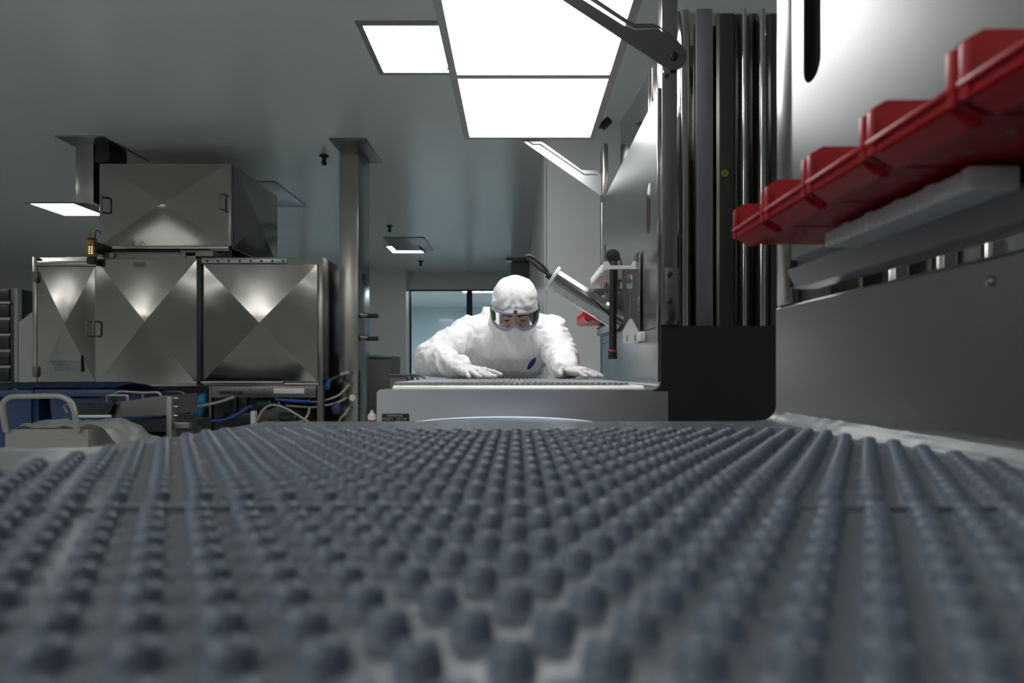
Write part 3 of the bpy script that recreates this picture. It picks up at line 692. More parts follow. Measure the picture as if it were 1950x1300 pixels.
def make_bin(y1, w, dz, label, group, x0=.249, sc=1.):
    """open-fronted storage bin: far side at y1, width w, open front facing -X"""
    z = lambda v: ZC + dz + .145 + (v - .145) * sc
    x = lambda v: x0 + (v - .249) * sc
    t = thing('storage_bin', (x(.31), y1 - w/2, z(.145)), label, 'storage bin', group)
    side = [(.249, .152), (.249, .184), (.260, .1905), (.372, .1905), (.372, .1445), (.263, .1445)]
    th = .0022
    bm = B()
    for y in (y1 - th, y1 - w):
        sweep(bm, [(x(a), y, z(b)) for a, b in side], (0, th, 0))
    box(bm, x(.263), x(.372), y1 - w, y1, z(.1445), z(.147), 0)
    box(bm, x(.3698), x(.372), y1 - w, y1, z(.1445), z(.1905), 0)
    sweep(bm, [(x(.249), y1 - w, z(.152)), (x(.249), y1 - w, z(.160)), (x(.2515), y1 - w, z(.160)), (x(.2515), y1 - w, z(.1535)), (x(.266), y1 - w, z(.147)), (x(.263), y1 - w, z(.1445))], (0, w, 0))
    mk('bin_body', bm, 'red_plastic', t, sharp=25)
    bm = B(); m_ = .08 * w
    box(bm, x(.2455), x(.2505), y1 - w + .001, y1 - .001, z(.1575), z(.1610), .0008); mk('front_lip', bm, 'red_plastic', t)
    for yr in (y1 - w + .001, y1 - .008):
        bm = B(); box(bm, x(.2468), x(.2492), yr, yr + .007, z(.150), z(.182), .001); mk('corner_rib', bm, 'red_plastic', t)
    bm = B(); sweep(bm, [(x(a_), y1 - w + m_, z(b_)) for a_, b_ in ((.2492, .1486), (.2530, .1500), (.2690, .1446), (.2690, .1408), (.2625, .1400))], (0, w - 2*m_, 0)); bmesh.ops.bevel(bm, geom=[e for e in bm.edges if abs(e.verts[0].co.y - e.verts[1].co.y) < 1e-6], offset=.0016, segments=2, affect='EDGES'); mk('foot_rib', bm, 'red_plastic', t)
    for u in (.3, .7):
        bm = B(); lathe(bm, (x(.30), y1 - w * u, z(.1446)), (0, 0, -1), [(0, .003), (.0006, .003), (.0007, 0)], 10); mk('stud', bm, 'film', t)
    return t
pit = .0885; BW = pit - .0016
names = ['farthest of the large red storage bins, beside the dark steel tubes', 'large red storage bin, second from the far end of its row', 'middle bin of the five large red storage bins',
         'large red storage bin, second from the right edge of the picture', 'nearest and largest red storage bin, cut by the right edge of the picture']
b0 = make_bin(.693, BW, 0, names[0], 'large red storage bins')
for k in range(1, 5): dup(b0, (0, -pit * k, 0), names[k])

# ---- far bench of the worker
t = thing('workbench', (0, 2.2, 0), 'steel workbench with a white board where the worker leans', 'bench')
bm = B(); box(bm, -.385, XPAN - .002, WY + .012, WE, 0.06, WZ - .0005, .004); mk('bench_body', bm, 'steel_dull', t)
bm = B()
plate(bm, [(-.384, WY, .06), (XPAN + .02, WY, .06), (XPAN + .02, WY, WZ), (-.376, WY, WZ), (-.384, WY, WZ - .008)], [], (0, .012, 0)); mk('front_sheet', bm, 'steel_front', t)
bm = B(); r = .02; pts = [(XPAN + .0205, WZ + r)]
pts = [(XPAN - r, WY - .0008, WZ)] + [(XPAN - r + r * math.sin(R(15*k)), WY - .0008, WZ + r - r * math.cos(R(15*k))) for k in range(1, 7)] + [(XPAN, WY - .0008, ZC + .122), (2.05, WY - .0008, ZC + .122), (2.05, WY - .0008, .06), (XPAN - .0, WY - .0008, .06), (XPAN - r, WY - .0008, .06)]
plate(bm, [p for p in pts if not (p[0] < XPAN + .0005 and p[2] < .1)] + [(XPAN + .02, WY - .0008, .06), (XPAN + .02, WY - .0008, WZ - .004), (XPAN - r, WY - .0008, WZ - .004)], [], (0, .012, 0)); mk('end_panel', bm, 'dark_steel', t, label='steel end panel with its dark reflection in the colour')  # steel sheet whose dark reflection is put into its colour
bm = B(); lower_panel(bm, ZC + .122, WZ + .0005, WY + .012, WE); mk('back_sheet', bm, 'steel_matte', t)
mk('upper_panel', upper_panel(WY + .006, WE, ZC + .123, ZC + .775, 1.803, .055, ZC + .405, ZC + .56), 'steel_matte', t)
bm = B(); box(bm, XPAN - .010, XPAN, WY - .002, WY + .006, WZ + .022, ZC + .772, .002); mk('folded_edge', bm, 'polished', t)
bm = B(); box(bm, XPAN, XPAN + .043, WY - .012, WY + .03, ZC + .123, 2.03, .003); up = mk('upright', bm, 'steel', t)
bm = B(); box(bm, PX(1264, WY), PX(1289, WY), WY - .016, WY - .013, PZ(611, WY), PZ(511, WY), .001)
mk('bolt_plate', bm, 'steel', t)
for py in (522, 573):
    bm = B(); lathe(bm, P(1275, py, WY - .016), (0, -1, 0), [(0, .008), (.005, .008), (.008, .004), (.0081, 0)], 8); mk('bolt', bm, 'dark_steel', up)
bm = B(); box(bm, XPAN - .002, XPAN + .03, WE, WE + .045, WZ - .2, 2.03, .003); box(bm, XPAN - .003, XPAN + .02, WE - .06, WE - .001, ZC + .78, 2.03, .002); mk('upright', bm, 'steel', t)
bm = B(); box(bm, XPAN + .03, XPAN + .9, WY + .16, WE - .02, .06, ZC + .10, .004); mk('base_cabinet', bm, 'dark_steel', t)
for x in (-.34, .34):
    for y in (WY + .05, WE - .05):
        bm = B(); cyl(bm, (x, y, 0), (x, y, .06), .02, 12); mk('foot', bm, 'steel_dull', t)
# name plate
bm = B(); pbox(bm, 727, 778.5, 787.5, 806.5, WY - .003, .003, .0006); np_ = mk('name_plate', bm, 'black_plastic', t, label='black name plate')
bm = text_bm('OMNITECH GAS', .0056, P(752.5, 791.5, WY - .0032), .0002); mk('lettering', bm, 'label_white', np_)
bm = B()
for py, xs in ((795.6, ((729, 749), (757, 766), (768, 775.5))), (798.2, ((729.5, 734), (736, 743), (755, 763), (766, 775.5))), (803.6, ((730, 743),))):
    for a, b in xs: box(bm, PX(a, WY), PX(b, WY), WY - .0034, WY - .003, PZ(py + .45, WY), PZ(py - .45, WY))
mk('small_print', bm, 'grey_hose', np_)
bm = B(); box(bm, PX(752.5, WY), PX(776, WY), WY - .0035, WY - .003, PZ(805.2, WY), PZ(801.6, WY)); mk('blank_field', bm, 'label_white', np_)
# white board on the bench
bm = B(); bx0, bx1 = PX(747, WY), PX(1227, WY); sweep(bm, [(bx0, WY + .003, WZ + .0003), (bx0, WY + .003, WZ + .002), (bx0, WY + .006, WZ + .006), (bx0, WY + .012, WZ + .010), (bx0, WY + .020, WZ + .0115), (bx0, WE - .02, WZ + .0115), (bx0, WE - .02, WZ + .0003)], (bx1 - bx0, 0, 0)); tag(mk('white_board', bm, 'white_plastic'), 'white plastic board lying on the bench under the mat of the worker', 'board')

# ---- polished uprights between the stations
ST_ = ZC + .1224; YS = 1.78; ZB0, ZB1 = ZC + .1225, 2.04
bm = B(); pts = []; xx = .44; k = 0
prf = [(.520, 0), (.572, .006), (.580, .020), (.628, .012), (.650, .030)]
x = .672
pat = [(.030, .0), (.012, .02), (.022, -.012), (.009, .012), (.04, .006), (.012, -.014), (.02, .02)]
while x < 2.0:
    for dx, dy in pat:
        prf.append((x, .012 + dy)); x += dx
sweep(bm, [(a, YS + b, ZB0) for a, b in prf] + [(a, YS + b + .0015, ZB0) for a, b in reversed(prf)], (0, 0, ZB1 - ZB0))
ct = tag(mk('folded_steel_wall', bm, 'polished', sharp=20), 'tall folded polished steel wall standing on the dark end panel', 'steel wall')
ST = ZC + .122
for px, r, yy, lab in ((1301, .019, 1.76, 'bright round steel tube just right of the bolted upright'), 
                 (1417, .007, 1.74, 'thin bright steel rod right of the yellow sticker'), (1451, .010, 1.745, 'thin polished steel tube next to the near upright')):
    X = PX(px, yy); bm = B(); cyl(bm, (X, yy, ST + .0004), (X, yy, ZB1), r, 28); tag(mk('steel_tube', bm, 'polished', sharp=50), lab, 'tube', 'polished upright tubes')
bm = B(); pq = [(1361, 0), (1366, -.004), (1372, -.006), (1393, -.006), (1396, .0), (1409, -.001), (1412, .006), (1424, .004), (1428, -.004), (1438, -.001), (1441, .006), (1460, .002), (1463, -.004), (1480, -.002)]
sweep(bm, [(PX(a, YS), YS - .014 + b, ZB0) for a, b in pq] + [(PX(a, YS), YS - .006 + b * .2, ZB0) for a, b in reversed(pq)], (0, 0, ZB1 - ZB0)); mk('dark_reflection_sheet', bm, 'dark_reflection', ct, sharp=15, label='folded sheet with dark reflections in its colour')  # sheet added for dark reflections in the polished wall, put into its colour
bm = B(); box(bm, PX(1326, 1.735), PX(1357, 1.735), 1.735, 1.747, ST_ , ZB1, .003); mk('flat_panel', bm, 'flat_panel', ct, label='flat pale grey upright strip')
YS = YS - .0202
bm = B(); pt = P(1380, 330, YS); lathe(bm, (pt.x, YS - .001, pt.z), (0, -1, 0), [(0, .0108), (.0012, .0108), (.0013, 0)], 24); sk = mk('round_sticker', bm, 'yellow_sticker', ct, label='round yellow sticker')
bm = B(); sweep(bm, [(pt.x - .004, YS - .0028, pt.z - .002), (pt.x + .004, YS - .0028, pt.z - .002), (pt.x, YS - .0028, pt.z + .004)], (0, .0005, 0)); mk('sticker_mark', bm, 'text_dark', sk)
bm = B(); box(bm, XPAN + .02, 2.04, WY + .012, WY + .16, .06, ZC + .1215); mk('plinth', bm, 'dark_steel', t)
# rear steel cladding behind the panel of the far bench
t2 = thing('rear_housing', (.62, 2.3, ZC + .1), 'steel housing with raised ribs behind the sloping panel edge', 'housing')
bm = B(); pr = []
for k in range(15):
    a = k / 14; pr.append((.455 + .03 * math.sin(a * math.pi), 1.86 + a * .80))
sweep(bm, [(a, b, ZC + .1005) for a, b in pr] + [(.9, 2.66, ZC + .1005), (.9, 1.86, ZC + .1005)], (0, 0, 1.0)); hs = mk('shell', bm, 'polished', t2, sharp=25)
for k in range(3):
    y = 1.98 + k * .11; bm = B(); xk = .455 + .03 * math.sin((y - 1.86) / .8 * math.pi); tube(bm, [(xk - .001, y, 1.94), (xk - .001, y, 2.2 - .1)], .006, 8); cyl(bm, (xk - .001, y, 1.66 + .05 * k), (xk - .001, y, 2.0), .005, 8); mk('rib', bm, 'steel', hs)

# ---- drum between the benches
t = thing('drum', (-.02, 1.28, 0), 'pale drum with a blue lined rim between the two benches', 'drum')
c = Vector((PX(962, 1.5), 1.28, 0)); zr = PZ(797, 1.5)
bm = B(); lathe(bm, c, (0, 0, 1), [(0, .2), (.02, .215), (zr - .01, .215), (zr - .004, .20), (zr - .02, .195), (.06, .19)], 40); mk('drum_body', bm, 'label_white', t)
bm = B(); tube(bm, [(c.x + .212 * math.cos(2*math.pi*k/48), c.y + .212 * math.sin(2*math.pi*k/48), zr) for k in range(48)], .006, 8, closed=True); mk('rim', bm, 'pale_blue', t)
bm = B(); lathe(bm, (c.x, c.y, zr - .06), (0, 0, 1), [(0, .194), (.045, .194), (.045, .1925), (.001, .1925), (.001, 0)], 40); mk('liner', bm, 'blue_plastic', t)

# ---- hanging lamp
ZL = ZC + 1.056; LX0, LX1, LY0, LY1 = -.242, .357, 1.585, 2.765; LM = 2.175
t = thing('hanging_lamp', ((LX0+LX1)/2, 2.2, ZL), 'large two-panel hanging lamp over the workbench', 'lamp')
e = .026
bm = B()
rect = lambda x0, x1, y0, y1: [(x0, y0, ZL), (x1, y0, ZL), (x1, y1, ZL), (x0, y1, ZL)]
plate(bm, rect(LX0, LX1, LY0, LY1), [rect(LX0+e, LX1-e, LY0+e, LM-.014), rect(LX0+e, LX1-e, LM+.014, LY1-e)], (0, 0, .03)); mk('lamp_frame', bm, 'grey_frame', t)
bm = B(); box(bm, LX0, LX1, LY0, LY1, ZL + .0305, ZL + .05, .004); mk('housing', bm, 'grey_frame', t)
for a, b in ((LY0+e, LM-.014), (LM+.014, LY1-e)):
    bm = B(); box(bm, LX0+e+.001, LX1-e-.001, a+.001, b-.001, ZL + .010, ZL + .0295); mk('diffuser', bm, 'lamp', t)
ya = LY0 + .045
pa = lambda px, py: P(px, py, ya)
bm = B()
ends = [pa(1308 + (-23 if k else 0) - 0, 0) for k in range(0)]
out = [pa(1027, -31), pa(1079, 4), pa(1258, 122), pa(1268, 130)] + [pa(1284 + 24 * math.cos(R(a)), 107 - 26 * math.sin(R(a))) for a in range(-110, 60, 15)] + [pa(1285, 70), pa(1256, 50), pa(1243, 45), pa(1210, 45), pa(1193, 36), pa(1139, 0), pa(1093, -31)]
slot = [pa(1072, -24), pa(1116, 3), pa(1189, 49), pa(1208, 57), pa(1255, 55), pa(1265, 64), pa(1267, 60), pa(1257, 52.5), pa(1209, 54), pa(1196, 46), pa(1127, 1), pa(1086, -25)]
plate(bm, out, [slot], (0, .004, 0)); arm = mk('lamp_arm', bm, 'dull_arm' if 'dull_arm' in M else 'steel_dull', t)
bm = B(); lathe(bm, pa(1284, 107), (0, -1, 0), [(-.002, .006), (0, .011), (.004, .011), (.006, .007), (.009, .007), (.0091, 0)], 12); mk('bolt', bm, 'dark_steel', arm)
bm = B(); lathe(bm, pa(1270, 135) + Vector((0, .007, 0)), (0, -1, 0), [(0, .010), (.01, .010), (.0101, 0)], 12); mk('stop_pin', bm, 'steel', arm)
bm = B(); cyl(bm, pa(1284, 107) + Vector((0, .004, 0)), pa(1284, 107) + Vector((0, .0066, 0)), .008, 12); mk('pivot', bm, 'steel', arm)
yb = LY1 + .006
pb = lambda px, py: P(px, py, yb)
bm = B(); plate(bm, [pb(990, 264), pb(1000, 272), pb(1144.5, 373), pb(1144.5, 333), pb(1136, 324.5), pb(1108, 324), pb(1027, 266), pb(1027, 262), pb(990, 262)], [[pb(1004, 269), pb(1014, 276), pb(1028, 276), pb(1112, 333.5), pb(1138, 333.5), pb(1138, 331), pb(1113, 331), pb(1029, 273.5), pb(1015, 273.5), pb(1006, 267.5)]], (0, .004, 0)); mk('lamp_arm', bm, 'steel_matte', t)
for x, y in ((LX0 + .1, LY0 + .15), (LX1 - .1, LY0 + .15), (LX0 + .1, LY1 - .15), (LX1 - .1, LY1 - .15)):
    bm = B(); cyl(bm, (x, y, ZL + .05), (x, y, CEIL), .004, 8); mk('hanger_rod', bm, 'steel_dull', t)
for px, py, Y in ((882, 242, 2.72), (854, 136, 2.14)):
    bm = B(); ball(bm, (LX0 - .003, Y, ZL + .012), .005, 1); mk('screw', bm, 'steel', t)
bm = B(); pk = Vector((LX1 + .012, 2.62, ZL + .0)); cyl(bm, pk, pk + Vector((.03, 0, .03)), .018, 14); cyl(bm, pk + Vector((-.016, 0, 0)), pk, .008, 10); mk('clamp_knob', bm, 'black_plastic', t)

# ---- things at the panel of the far bench
G2 = 'small red storage bins at the far bench'
sb = make_bin(2.59, .094, .046, 'farthest small red storage bin, left of the steel cylinder foot', G2, x0=.258)
dup(sb, (0, -.096, 0), 'small red storage bin partly hidden by the steel cylinder'); dup(sb, (0, -.192, 0), 'third small red storage bin, hidden behind the steel cylinder')
YRB = 2.19
t = thing('red_hook', P(1180, 600, YRB), 'red rounded plastic hook on the panel, seen between the black torch and the bracket', 'hook')
bm = B(); o_ = [P(1166, 601, YRB), P(1190, 601, YRB)] + [P(1180 + 10 * math.cos(R(a)), 570 - 10 * math.sin(R(a)), YRB) for a in range(0, 91, 15)] + [P(1166, 560, YRB)]
plate(bm, o_, [], (0, .02, 0)); mk('hook_plate', bm, 'red_plastic', t)
bm = B(); pbox(bm, 1172, 1190, 519, 535, YRB, .02, .003); mk('upper_tab', bm, 'red_plastic', t)
bm = B(); pbox(bm, 1176, 1181, 534, 561, YRB + .006, .008, .001); mk('link', bm, 'steel_dull', t)
bin_rail(2.29, 2.62, .046, 'steel channel holding the small red bins at the far bench')
YCN = 2.12
t = thing('steel_canister', P(1195, 640, YCN), 'slanted polished steel cylinder with a white flange and black strap loop', 'cylinder')
a, b = P(1055, 531, YCN), P(1182, 613, YCN); d = (b - a).normalized()
bm = B(); lathe(bm, a, d, [(0, .038), ((b-a).length, .038), ((b-a).length + .002, .034)], 40); cy = mk('tube', bm, 'polished', t, sharp=50)
bm = B(); lathe(bm, a - d * .006, d, [(-.004, .044), (-.002, .0455), (.006, .0455), (.008, .044)], 40); mk('flange', bm, 'white_plastic', t)
n_ = Vector((-d.z, 0, d.x)); 
bm = B(); tube(bm, [a - d*.008 + n_*.004, P(1028, 512, YCN), P(1010, 496, YCN), P(1003, 489.5, YCN), P(1008, 487, YCN), P(1020, 494, YCN), P(1040, 513, YCN), a - d*.008 - n_*.006], .0055, 8, 6); mk('strap', bm, 'black_plastic', t)
bm = B(); cyl(bm, a - d*.030, a - d*.008, .012, 14); mk('plug', bm, 'black_plastic', t)
bm = B(); pbox(bm, 1118, 1166, 549, 562, YCN + .055, .006, .001); box(bm, PX(1160, YCN+.055), XPAN - .0006, YCN + .055, YCN + .061, PZ(562, YCN+.055), PZ(549, YCN+.055)); mk('support_arm', bm, 'steel_dull', t)
bm = B(); pbox(bm, 1150, 1191, 556, 610, YCN + .05, .012, .003); mk('cradle', bm, 'steel_dull', t)
YTQ = 1.96
t = thing('torch', P(1167, 683, YTQ), 'long black torch with a red ring hanging head up from the white holder', 'torch')
bm = B(); lathe(bm, P(1166.5, 683, YTQ), (.012, 0, 1), [(0, .0), (.0, .0145), (.004, .0155), (.03, .0125), (.20, .0125), (.24, .0138), (.29, .0145), (.305, .014), (.315, .010)], 24); mk('barrel', bm, 'black_plastic', t)
bm = B(); lathe(bm, P(1166.6, 670, YTQ), (.012, 0, 1), [(0, .0145), (.002, .0150), (.005, .0150), (.006, .0140)], 24); mk('red_ring', bm, 'red_plastic', t, label='red ring')
bm = B(); lathe(bm, P(1165, 490, YTQ + .012), (.1, -1, .1), [(-.022, .014), (-.015, .021), (.010, .0235), (.016, .0235), (.017, .021), (.018, 0)], 28); mk('head', bm, 'black_plastic', t)
bm = B(); tube(bm, [P(1177, 484, YTQ), P(1183, 500, YTQ), P(1182, 512, YTQ)], .0025, 6, 4); tube(bm, [P(1156, 497, YTQ+.01), P(1153, 480, YTQ+.01), P(1152, 466, YTQ+.01)], .0018, 6, 4); mk('lanyard', bm, 'black_plastic', t)
YHD = 1.93
t = thing('comb_holder', P(1190, 512, YHD), 'white plastic notched holder board reaching back along the panel', 'holder')
bm = B()
zt = PZ(502, YHD)
plate(bm, [P(1148, 512, YHD), P(1211, 512, YHD), P(1211, 497, YHD), P(1207, 497, YHD), P(1203, 505, YHD), P(1163, 505, YHD), P(1157, 497, YHD), P(1150, 498, YHD)], [], (0, .012, 0))
for k in range(3):
    y0 = YHD + .075 + k * .105; s = .285 - .0 * k
    box(bm, .278, .30, y0, y0 + .08, zt - .016, zt + .010, .004)
plate(bm, [(.284, YHD + .052, zt - .012), (.381, YHD + .052, zt - .012), (.381, YHD + .38, zt - .012), (.284, YHD + .38, zt - .012)], [], (0, 0, .008))
mk('holder_board', bm, 'white_plastic', t)
bm = B(); plate(bm, [(XPAN - .004, YHD + .0, zt - .06), (XPAN - .004, YHD + .13, zt - .03), (XPAN - .004, YHD + .13, zt + .0), (XPAN - .004, YHD, zt)], [], (.003, 0, 0)); mk('wall_plate', bm, 'white_plastic', t)
bm = B(); cyl(bm, P(1184, 519, YHD + .03), P(1200, 519, YHD + .03), .004, 10); lathe(bm, P(1190, 519, YHD + .02), (0, -1, 0), [(0, .008), (.008, .008), (.0081, 0)], 8); mk('screw', bm, 'steel', t)
for px in (1152, 1158):
    bm = B(); cyl(bm, P(px, 512, YHD + .33), P(px, 560, YHD + .33), .006, 10); mk('hanging_rod', bm, 'polished', t)
YBR = 1.90
t = thing('bracket', P(1202, 655, YBR), 'grey slotted bracket plate with white pointed foot right of the black torch', 'bracket')
bm = B(); r = 5.5
hole = [P(1199 + r * math.cos(R(a)), 545 + r * math.sin(R(a)), YBR) for a in range(0, 181, 20)] + [P(1199 + r * math.cos(R(a)), 527 + r * math.sin(R(a)), YBR) for a in range(180, 361, 20)]
plate(bm, [P(1184, 512, YBR), P(1217, 512, YBR), P(1217, 560, YBR), P(1213, 580, YBR), P(1217, 605, YBR), P(1217, 650, YBR), P(1187, 650, YBR), P(1188, 580, YBR), P(1185, 560, YBR)], [hole], (0, .004, 0)); mk('slotted_plate', bm, 'steel_matte', t)
bm = B(); plate(bm, [P(1186, 654, YBR-.004), P(1216, 653, YBR-.004), P(1216, 630, YBR-.004), P(1203, 606, YBR-.004), P(1199, 606, YBR-.004), P(1186, 630, YBR-.004)], [], (0, .003, 0)); ft = mk('white_foot', bm, 'white_plastic', t)
bm = B()
for px in (1193, 1208): box(bm, PX(px, YBR), PX(px + 1.2, YBR), YBR - .0048, YBR - .0038, PZ(649, YBR), PZ(638, YBR))
mk('foot_slot', bm, 'dark_steel', ft)
bm = B(); tube(bm, [P(1200, 551, YBR-.003), P(1201, 570, YBR-.003), P(1199.5, 590, YBR-.003), P(1200, 608, YBR-.003)], .0018, 6, 4); mk('chain', bm, 'steel_dull', t)
bm = B(); box(bm, PX(1217, YBR), PX(1219, YBR), YBR - .004, YBR + .10, PZ(652, YBR), PZ(478, YBR), .0005); box(bm, PX(1219, YBR), XPAN - .0006, YBR + .08, YBR + .10, PZ(600, YBR), PZ(560, YBR)); mk('side_plate', bm, 'steel', t)
bm = B(); YSB = 1.84; box(bm, PX(1219, YSB), XPAN - .0006, YSB, YSB + .05, PZ(649, YSB), PZ(631, YSB), .002); tag(mk('ledge_block', bm, 'white_plastic'), 'small white block on the panel right of the pointed bracket foot', 'block')

# ================================================================== stopper mats
DX, DY = .0223, .0193; MW = .72
bm = B(); lathe(bm, (0, 0, 0), (0, 0, 1), [(0, .0068), (.0006, .0061), (.0048, .0057), (.0062, .0051), (.0066, .0042), (.0062, .0034), (.0072, .0026), (.0074, 0)], 16)
bmesh.ops.recalc_face_normals(bm, faces=bm.faces[:])
stop_me = bpy.data.meshes.new('stopper'); bm.to_mesh(stop_me); bm.free(); stop_me.materials.append(M['rubber'])
stop_me.polygons.foreach_set('use_smooth', [True] * len(stop_me.polygons)); stop_me.set_sharp_from_angle(angle=R(50))
lamplit_me = stop_me.copy(); lamplit_me.materials[0] = M['rubber_lamplit']
bm = B(); lathe(bm, (0, 0, 0), (0, 0, 1), [(0, .0066), (.0048, .0057), (.0066, .0042), (.0074, 0)], 10)
low_me = bpy.data.meshes.new('stopper_low'); bm.to_mesh(low_me); bm.free()
def make_mat(y0, z, rows, label, rm='rubber', sm='rubber_sheet', xw=MW, xc=0., wave=.0012, seed=0, DX=DX, DY=DY, stag=.5, margin=0., name='stopper_mat'):
    t = thing(name, (xc, y0 + rows * DY / 2, z), label, 'mat', 'moulded grey stopper mats')
    L = rows * DY + .004 + margin; org = wloc(t)
    def dz(x, y): return wave * (1 + noise.noise(Vector((x * 7, y * 9, seed * 5.1))))
    bm = B(); nu, nv = 72, rows * 2
    grid(bm, nu, nv, lambda u, v: Vector((xc - xw/2 + xw*u, y0 + L*v, z + .0014 + dz(xc - xw/2 + xw*u, y0 + L*v))))
    bmesh.ops.solidify(bm, geom=bm.faces[:], thickness=.0014)
    mk('mat_sheet', bm, sm, t, sharp=60)
    pos = []
    for r_ in range(rows):
        y = y0 + .002 + DY * (r_ + .5); off = DX * stag if r_ % 2 else 0
        n = int((xw - .004 - off) / DX)
        for k in range(n):
            x = xc - xw/2 + .002 + DX * (k + .5) + off
            if x + .008 > xc + xw/2: continue
            pos.append((x, y, z + .0013 + dz(x, y)))
    def size(p):
        d = Vector(p) - Vector((0, 0, ZC)); px = CX + F * p[0] / max(p[1], .01); py = CY - F * (p[2] - ZC) / max(p[1], .01)
        vis = p[1] > .02 and -10 < px < 1960 and py < 1320
        return (0 if vis else 1, p[1])
    pos.sort(key=size)
    for p in pos[:100]:
        o = bpy.data.objects.new('stopper', stop_me if rm == 'rubber' else lamplit_me); COL.objects.link(o); o.parent = t; o.location = Vector(p) - org
    bm = B()
    for p in pos[100:]:
        n0 = len(bm.verts); bm.from_mesh(low_me); bm.verts.ensure_lookup_table()
        bmesh.ops.translate(bm, verts=bm.verts[n0:], vec=Vector(p))
    o = mk('stopper_rows', bm, rm, t, sharp=50); o['kind'] = 'stuff'
    return t
zm = NZ + .0016
make_mat(.035, zm, 14, 'nearest grey stopper mat, strongly blurred, filling the bottom of the picture', seed=1)
make_mat(.3095, zm + .0012, 14, 'second grey stopper mat of the foreground, between the nearest and the farthest', seed=2)
make_mat(.584, NZ + .0010, 6, 'third grey stopper mat, reaching the far edge of the foreground bench', seed=3, wave=.0004, margin=.158)
make_mat(1.674, WZ + .0118, 66, 'dark grey stopper mat on the white board under the hands of the worker', xw=.665, xc=-.014, wave=.0005, seed=4, DX=.0160, DY=.0116, stag=0, rm='rubber_lamplit', sm='label_white')
# crumpled film under the mats
bm = B()
def filmf(u, v):
    x = -.55 + .938 * u; y = -.2 + 1.08 * v
    if x < -.362: y = min(y, .575 + .1 * max(0, (x + .42) / .058) ** 2 * (x > -.42))
    y = min(y, .868)
    h = 0
    if x > .3685: h = min(.004, (x - .3685) * 2) + (x - .3685) * .5
    if x < -.372 or x > .372: h += .006 * max(0, noise.noise(Vector((x * 18, y * 14, 9)))) + .003 * max(0, noise.noise(Vector((x * 40, y * 44, 2))))
    return Vector((x, y, NZ + .0005 + h))
grid(bm, 120, 120, filmf)
tag(mk('plastic_film', bm, 'film', sharp=80), 'crumpled shiny plastic film showing beside the foreground mats', 'film')
bm = B(); sweep(bm, [P(495, 818, .83), P(536, 818, .83), P(536, 809, .83), P(512, 810, .83)], (0, .02, 0)); bmesh.ops.translate(bm, verts=bm.verts[:], vec=(0, .065, 0))
for v in bm.verts: v.co.z = max(v.co.z, NZ + .0006)
tag(mk('paper_slip', bm, 'label_white'), 'white folded paper slip at the far left corner of the foreground mats', 'paper')

# ================================================================== the worker
def V(x, y, z): return Vector((x, y, ZC + z))
t = thing('person', (-.12, 3.0, 0), 'person in white hooded coverall, goggles and gloves leaning over the workbench', 'person')
HC = V(-.010, 2.53, .272); th = R(36)
hf = Vector((0, -math.cos(th), -math.sin(th))); hu = Vector((0, -math.sin(th), math.cos(th))); hx = Vector((1, 0, 0))
HM = Matrix((hx, hf, hu)).transposed().to_4x4()         # local (x, forward, up) -> world
def H(x, f, u): return HC + hx * x + hf * f + hu * u
SH_R, EL_R, WR_R = V(-.222, 2.76, .165), V(-.365, 2.56, .045), V(-.222, 2.375, .010)
SH_L, EL_L, WR_L = V(.150, 2.76, .165), V(.192, 2.60, .052), V(.190, 2.40, .004)
CH, WA, HI = V(-.042, 2.80, .09), V(-.125, 2.97, -.06), V(-.14, 3.02, -.17)
def figure(bm, k, head=True, sub=3):
    """torso, arms and legs as overlapping rounded shapes; k = extra thickness of the cloth"""
    def E(c, r, rot=0): ball(bm, c, tuple(v + k for v in r), sub, Matrix.Rotation(R(rot), 4, 'X'))
    n = 8
    for i in range(n + 1):
        s = i / n
        if s < .5: c = CH.lerp(WA, s * 2); r = (.170 - .045 * s * 2, .115, .12)
        else: c = WA.lerp(HI, s * 2 - 1); r = (.125 + .03 * (s * 2 - 1), .115, .12)
        E(c, r)
    capsule(bm, SH_R.lerp(CH, .25), .088 + k, SH_L.lerp(CH, .25), .088 + k, sub, .5)
    capsule(bm, V(-.10, 2.78, .19), .075 + k, V(.045, 2.78, .19), .075 + k, sub, .5)
    for s, e_, w_ in ((SH_R, EL_R, WR_R), (SH_L, EL_L, WR_L)):
        capsule(bm, s, .066 + k, e_, .048 + k, sub, .4); capsule(bm, e_, .048 + k, w_, .030 + k * .9, sub, .4)
    for sx in (-1, 1):
        hp = HI + Vector((sx * .085, .01, -.03)); kn = Vector((hp.x + sx * .015, 3.06, .50)); an = Vector((hp.x + sx * .02, 3.10, .10))
        capsule(bm, hp, .092 + k, kn, .062 + k, 2, .4); capsule(bm, kn, .062 + k, an, .042 + k, 2, .4)
        capsule(bm, an + Vector((0, .02, -.04)), .042 + k*.3, an + Vector((sx * .02, -.15, -.058)), .034 + k * .3, 2, .5)
AXB = ((SH_R, EL_R), (EL_R, WR_R), (SH_L, EL_L), (EL_L, WR_L))
def clear_bench(bm, off=0.):
    """keep arms on the bench and the trunk behind its far edge"""
    for v in bm.verts:
        c = v.co
        if c.y > WE + .05 or (c - HC).length < .17: continue
        arm_d = min((c - a - (b - a) * max(.35 * (k % 2 == 0), min(1, (c - a).dot(b - a) / (b - a).length_squared))).length for k, (a, b) in enumerate(AXB))
        if c.y < 2.68 and (arm_d < .10 or c.z < WZ + .03):
            if c.z < WZ + .0225: c.z = WZ + .0225 + (c.z - WZ - .0225) * .02
        elif arm_d >= .085 or c.z < WZ + .03:
            s = max(0, min(1, (c.z - WZ - .015) / .17)); c.y = max(c.y, WE + .012 - .19 * s + off)
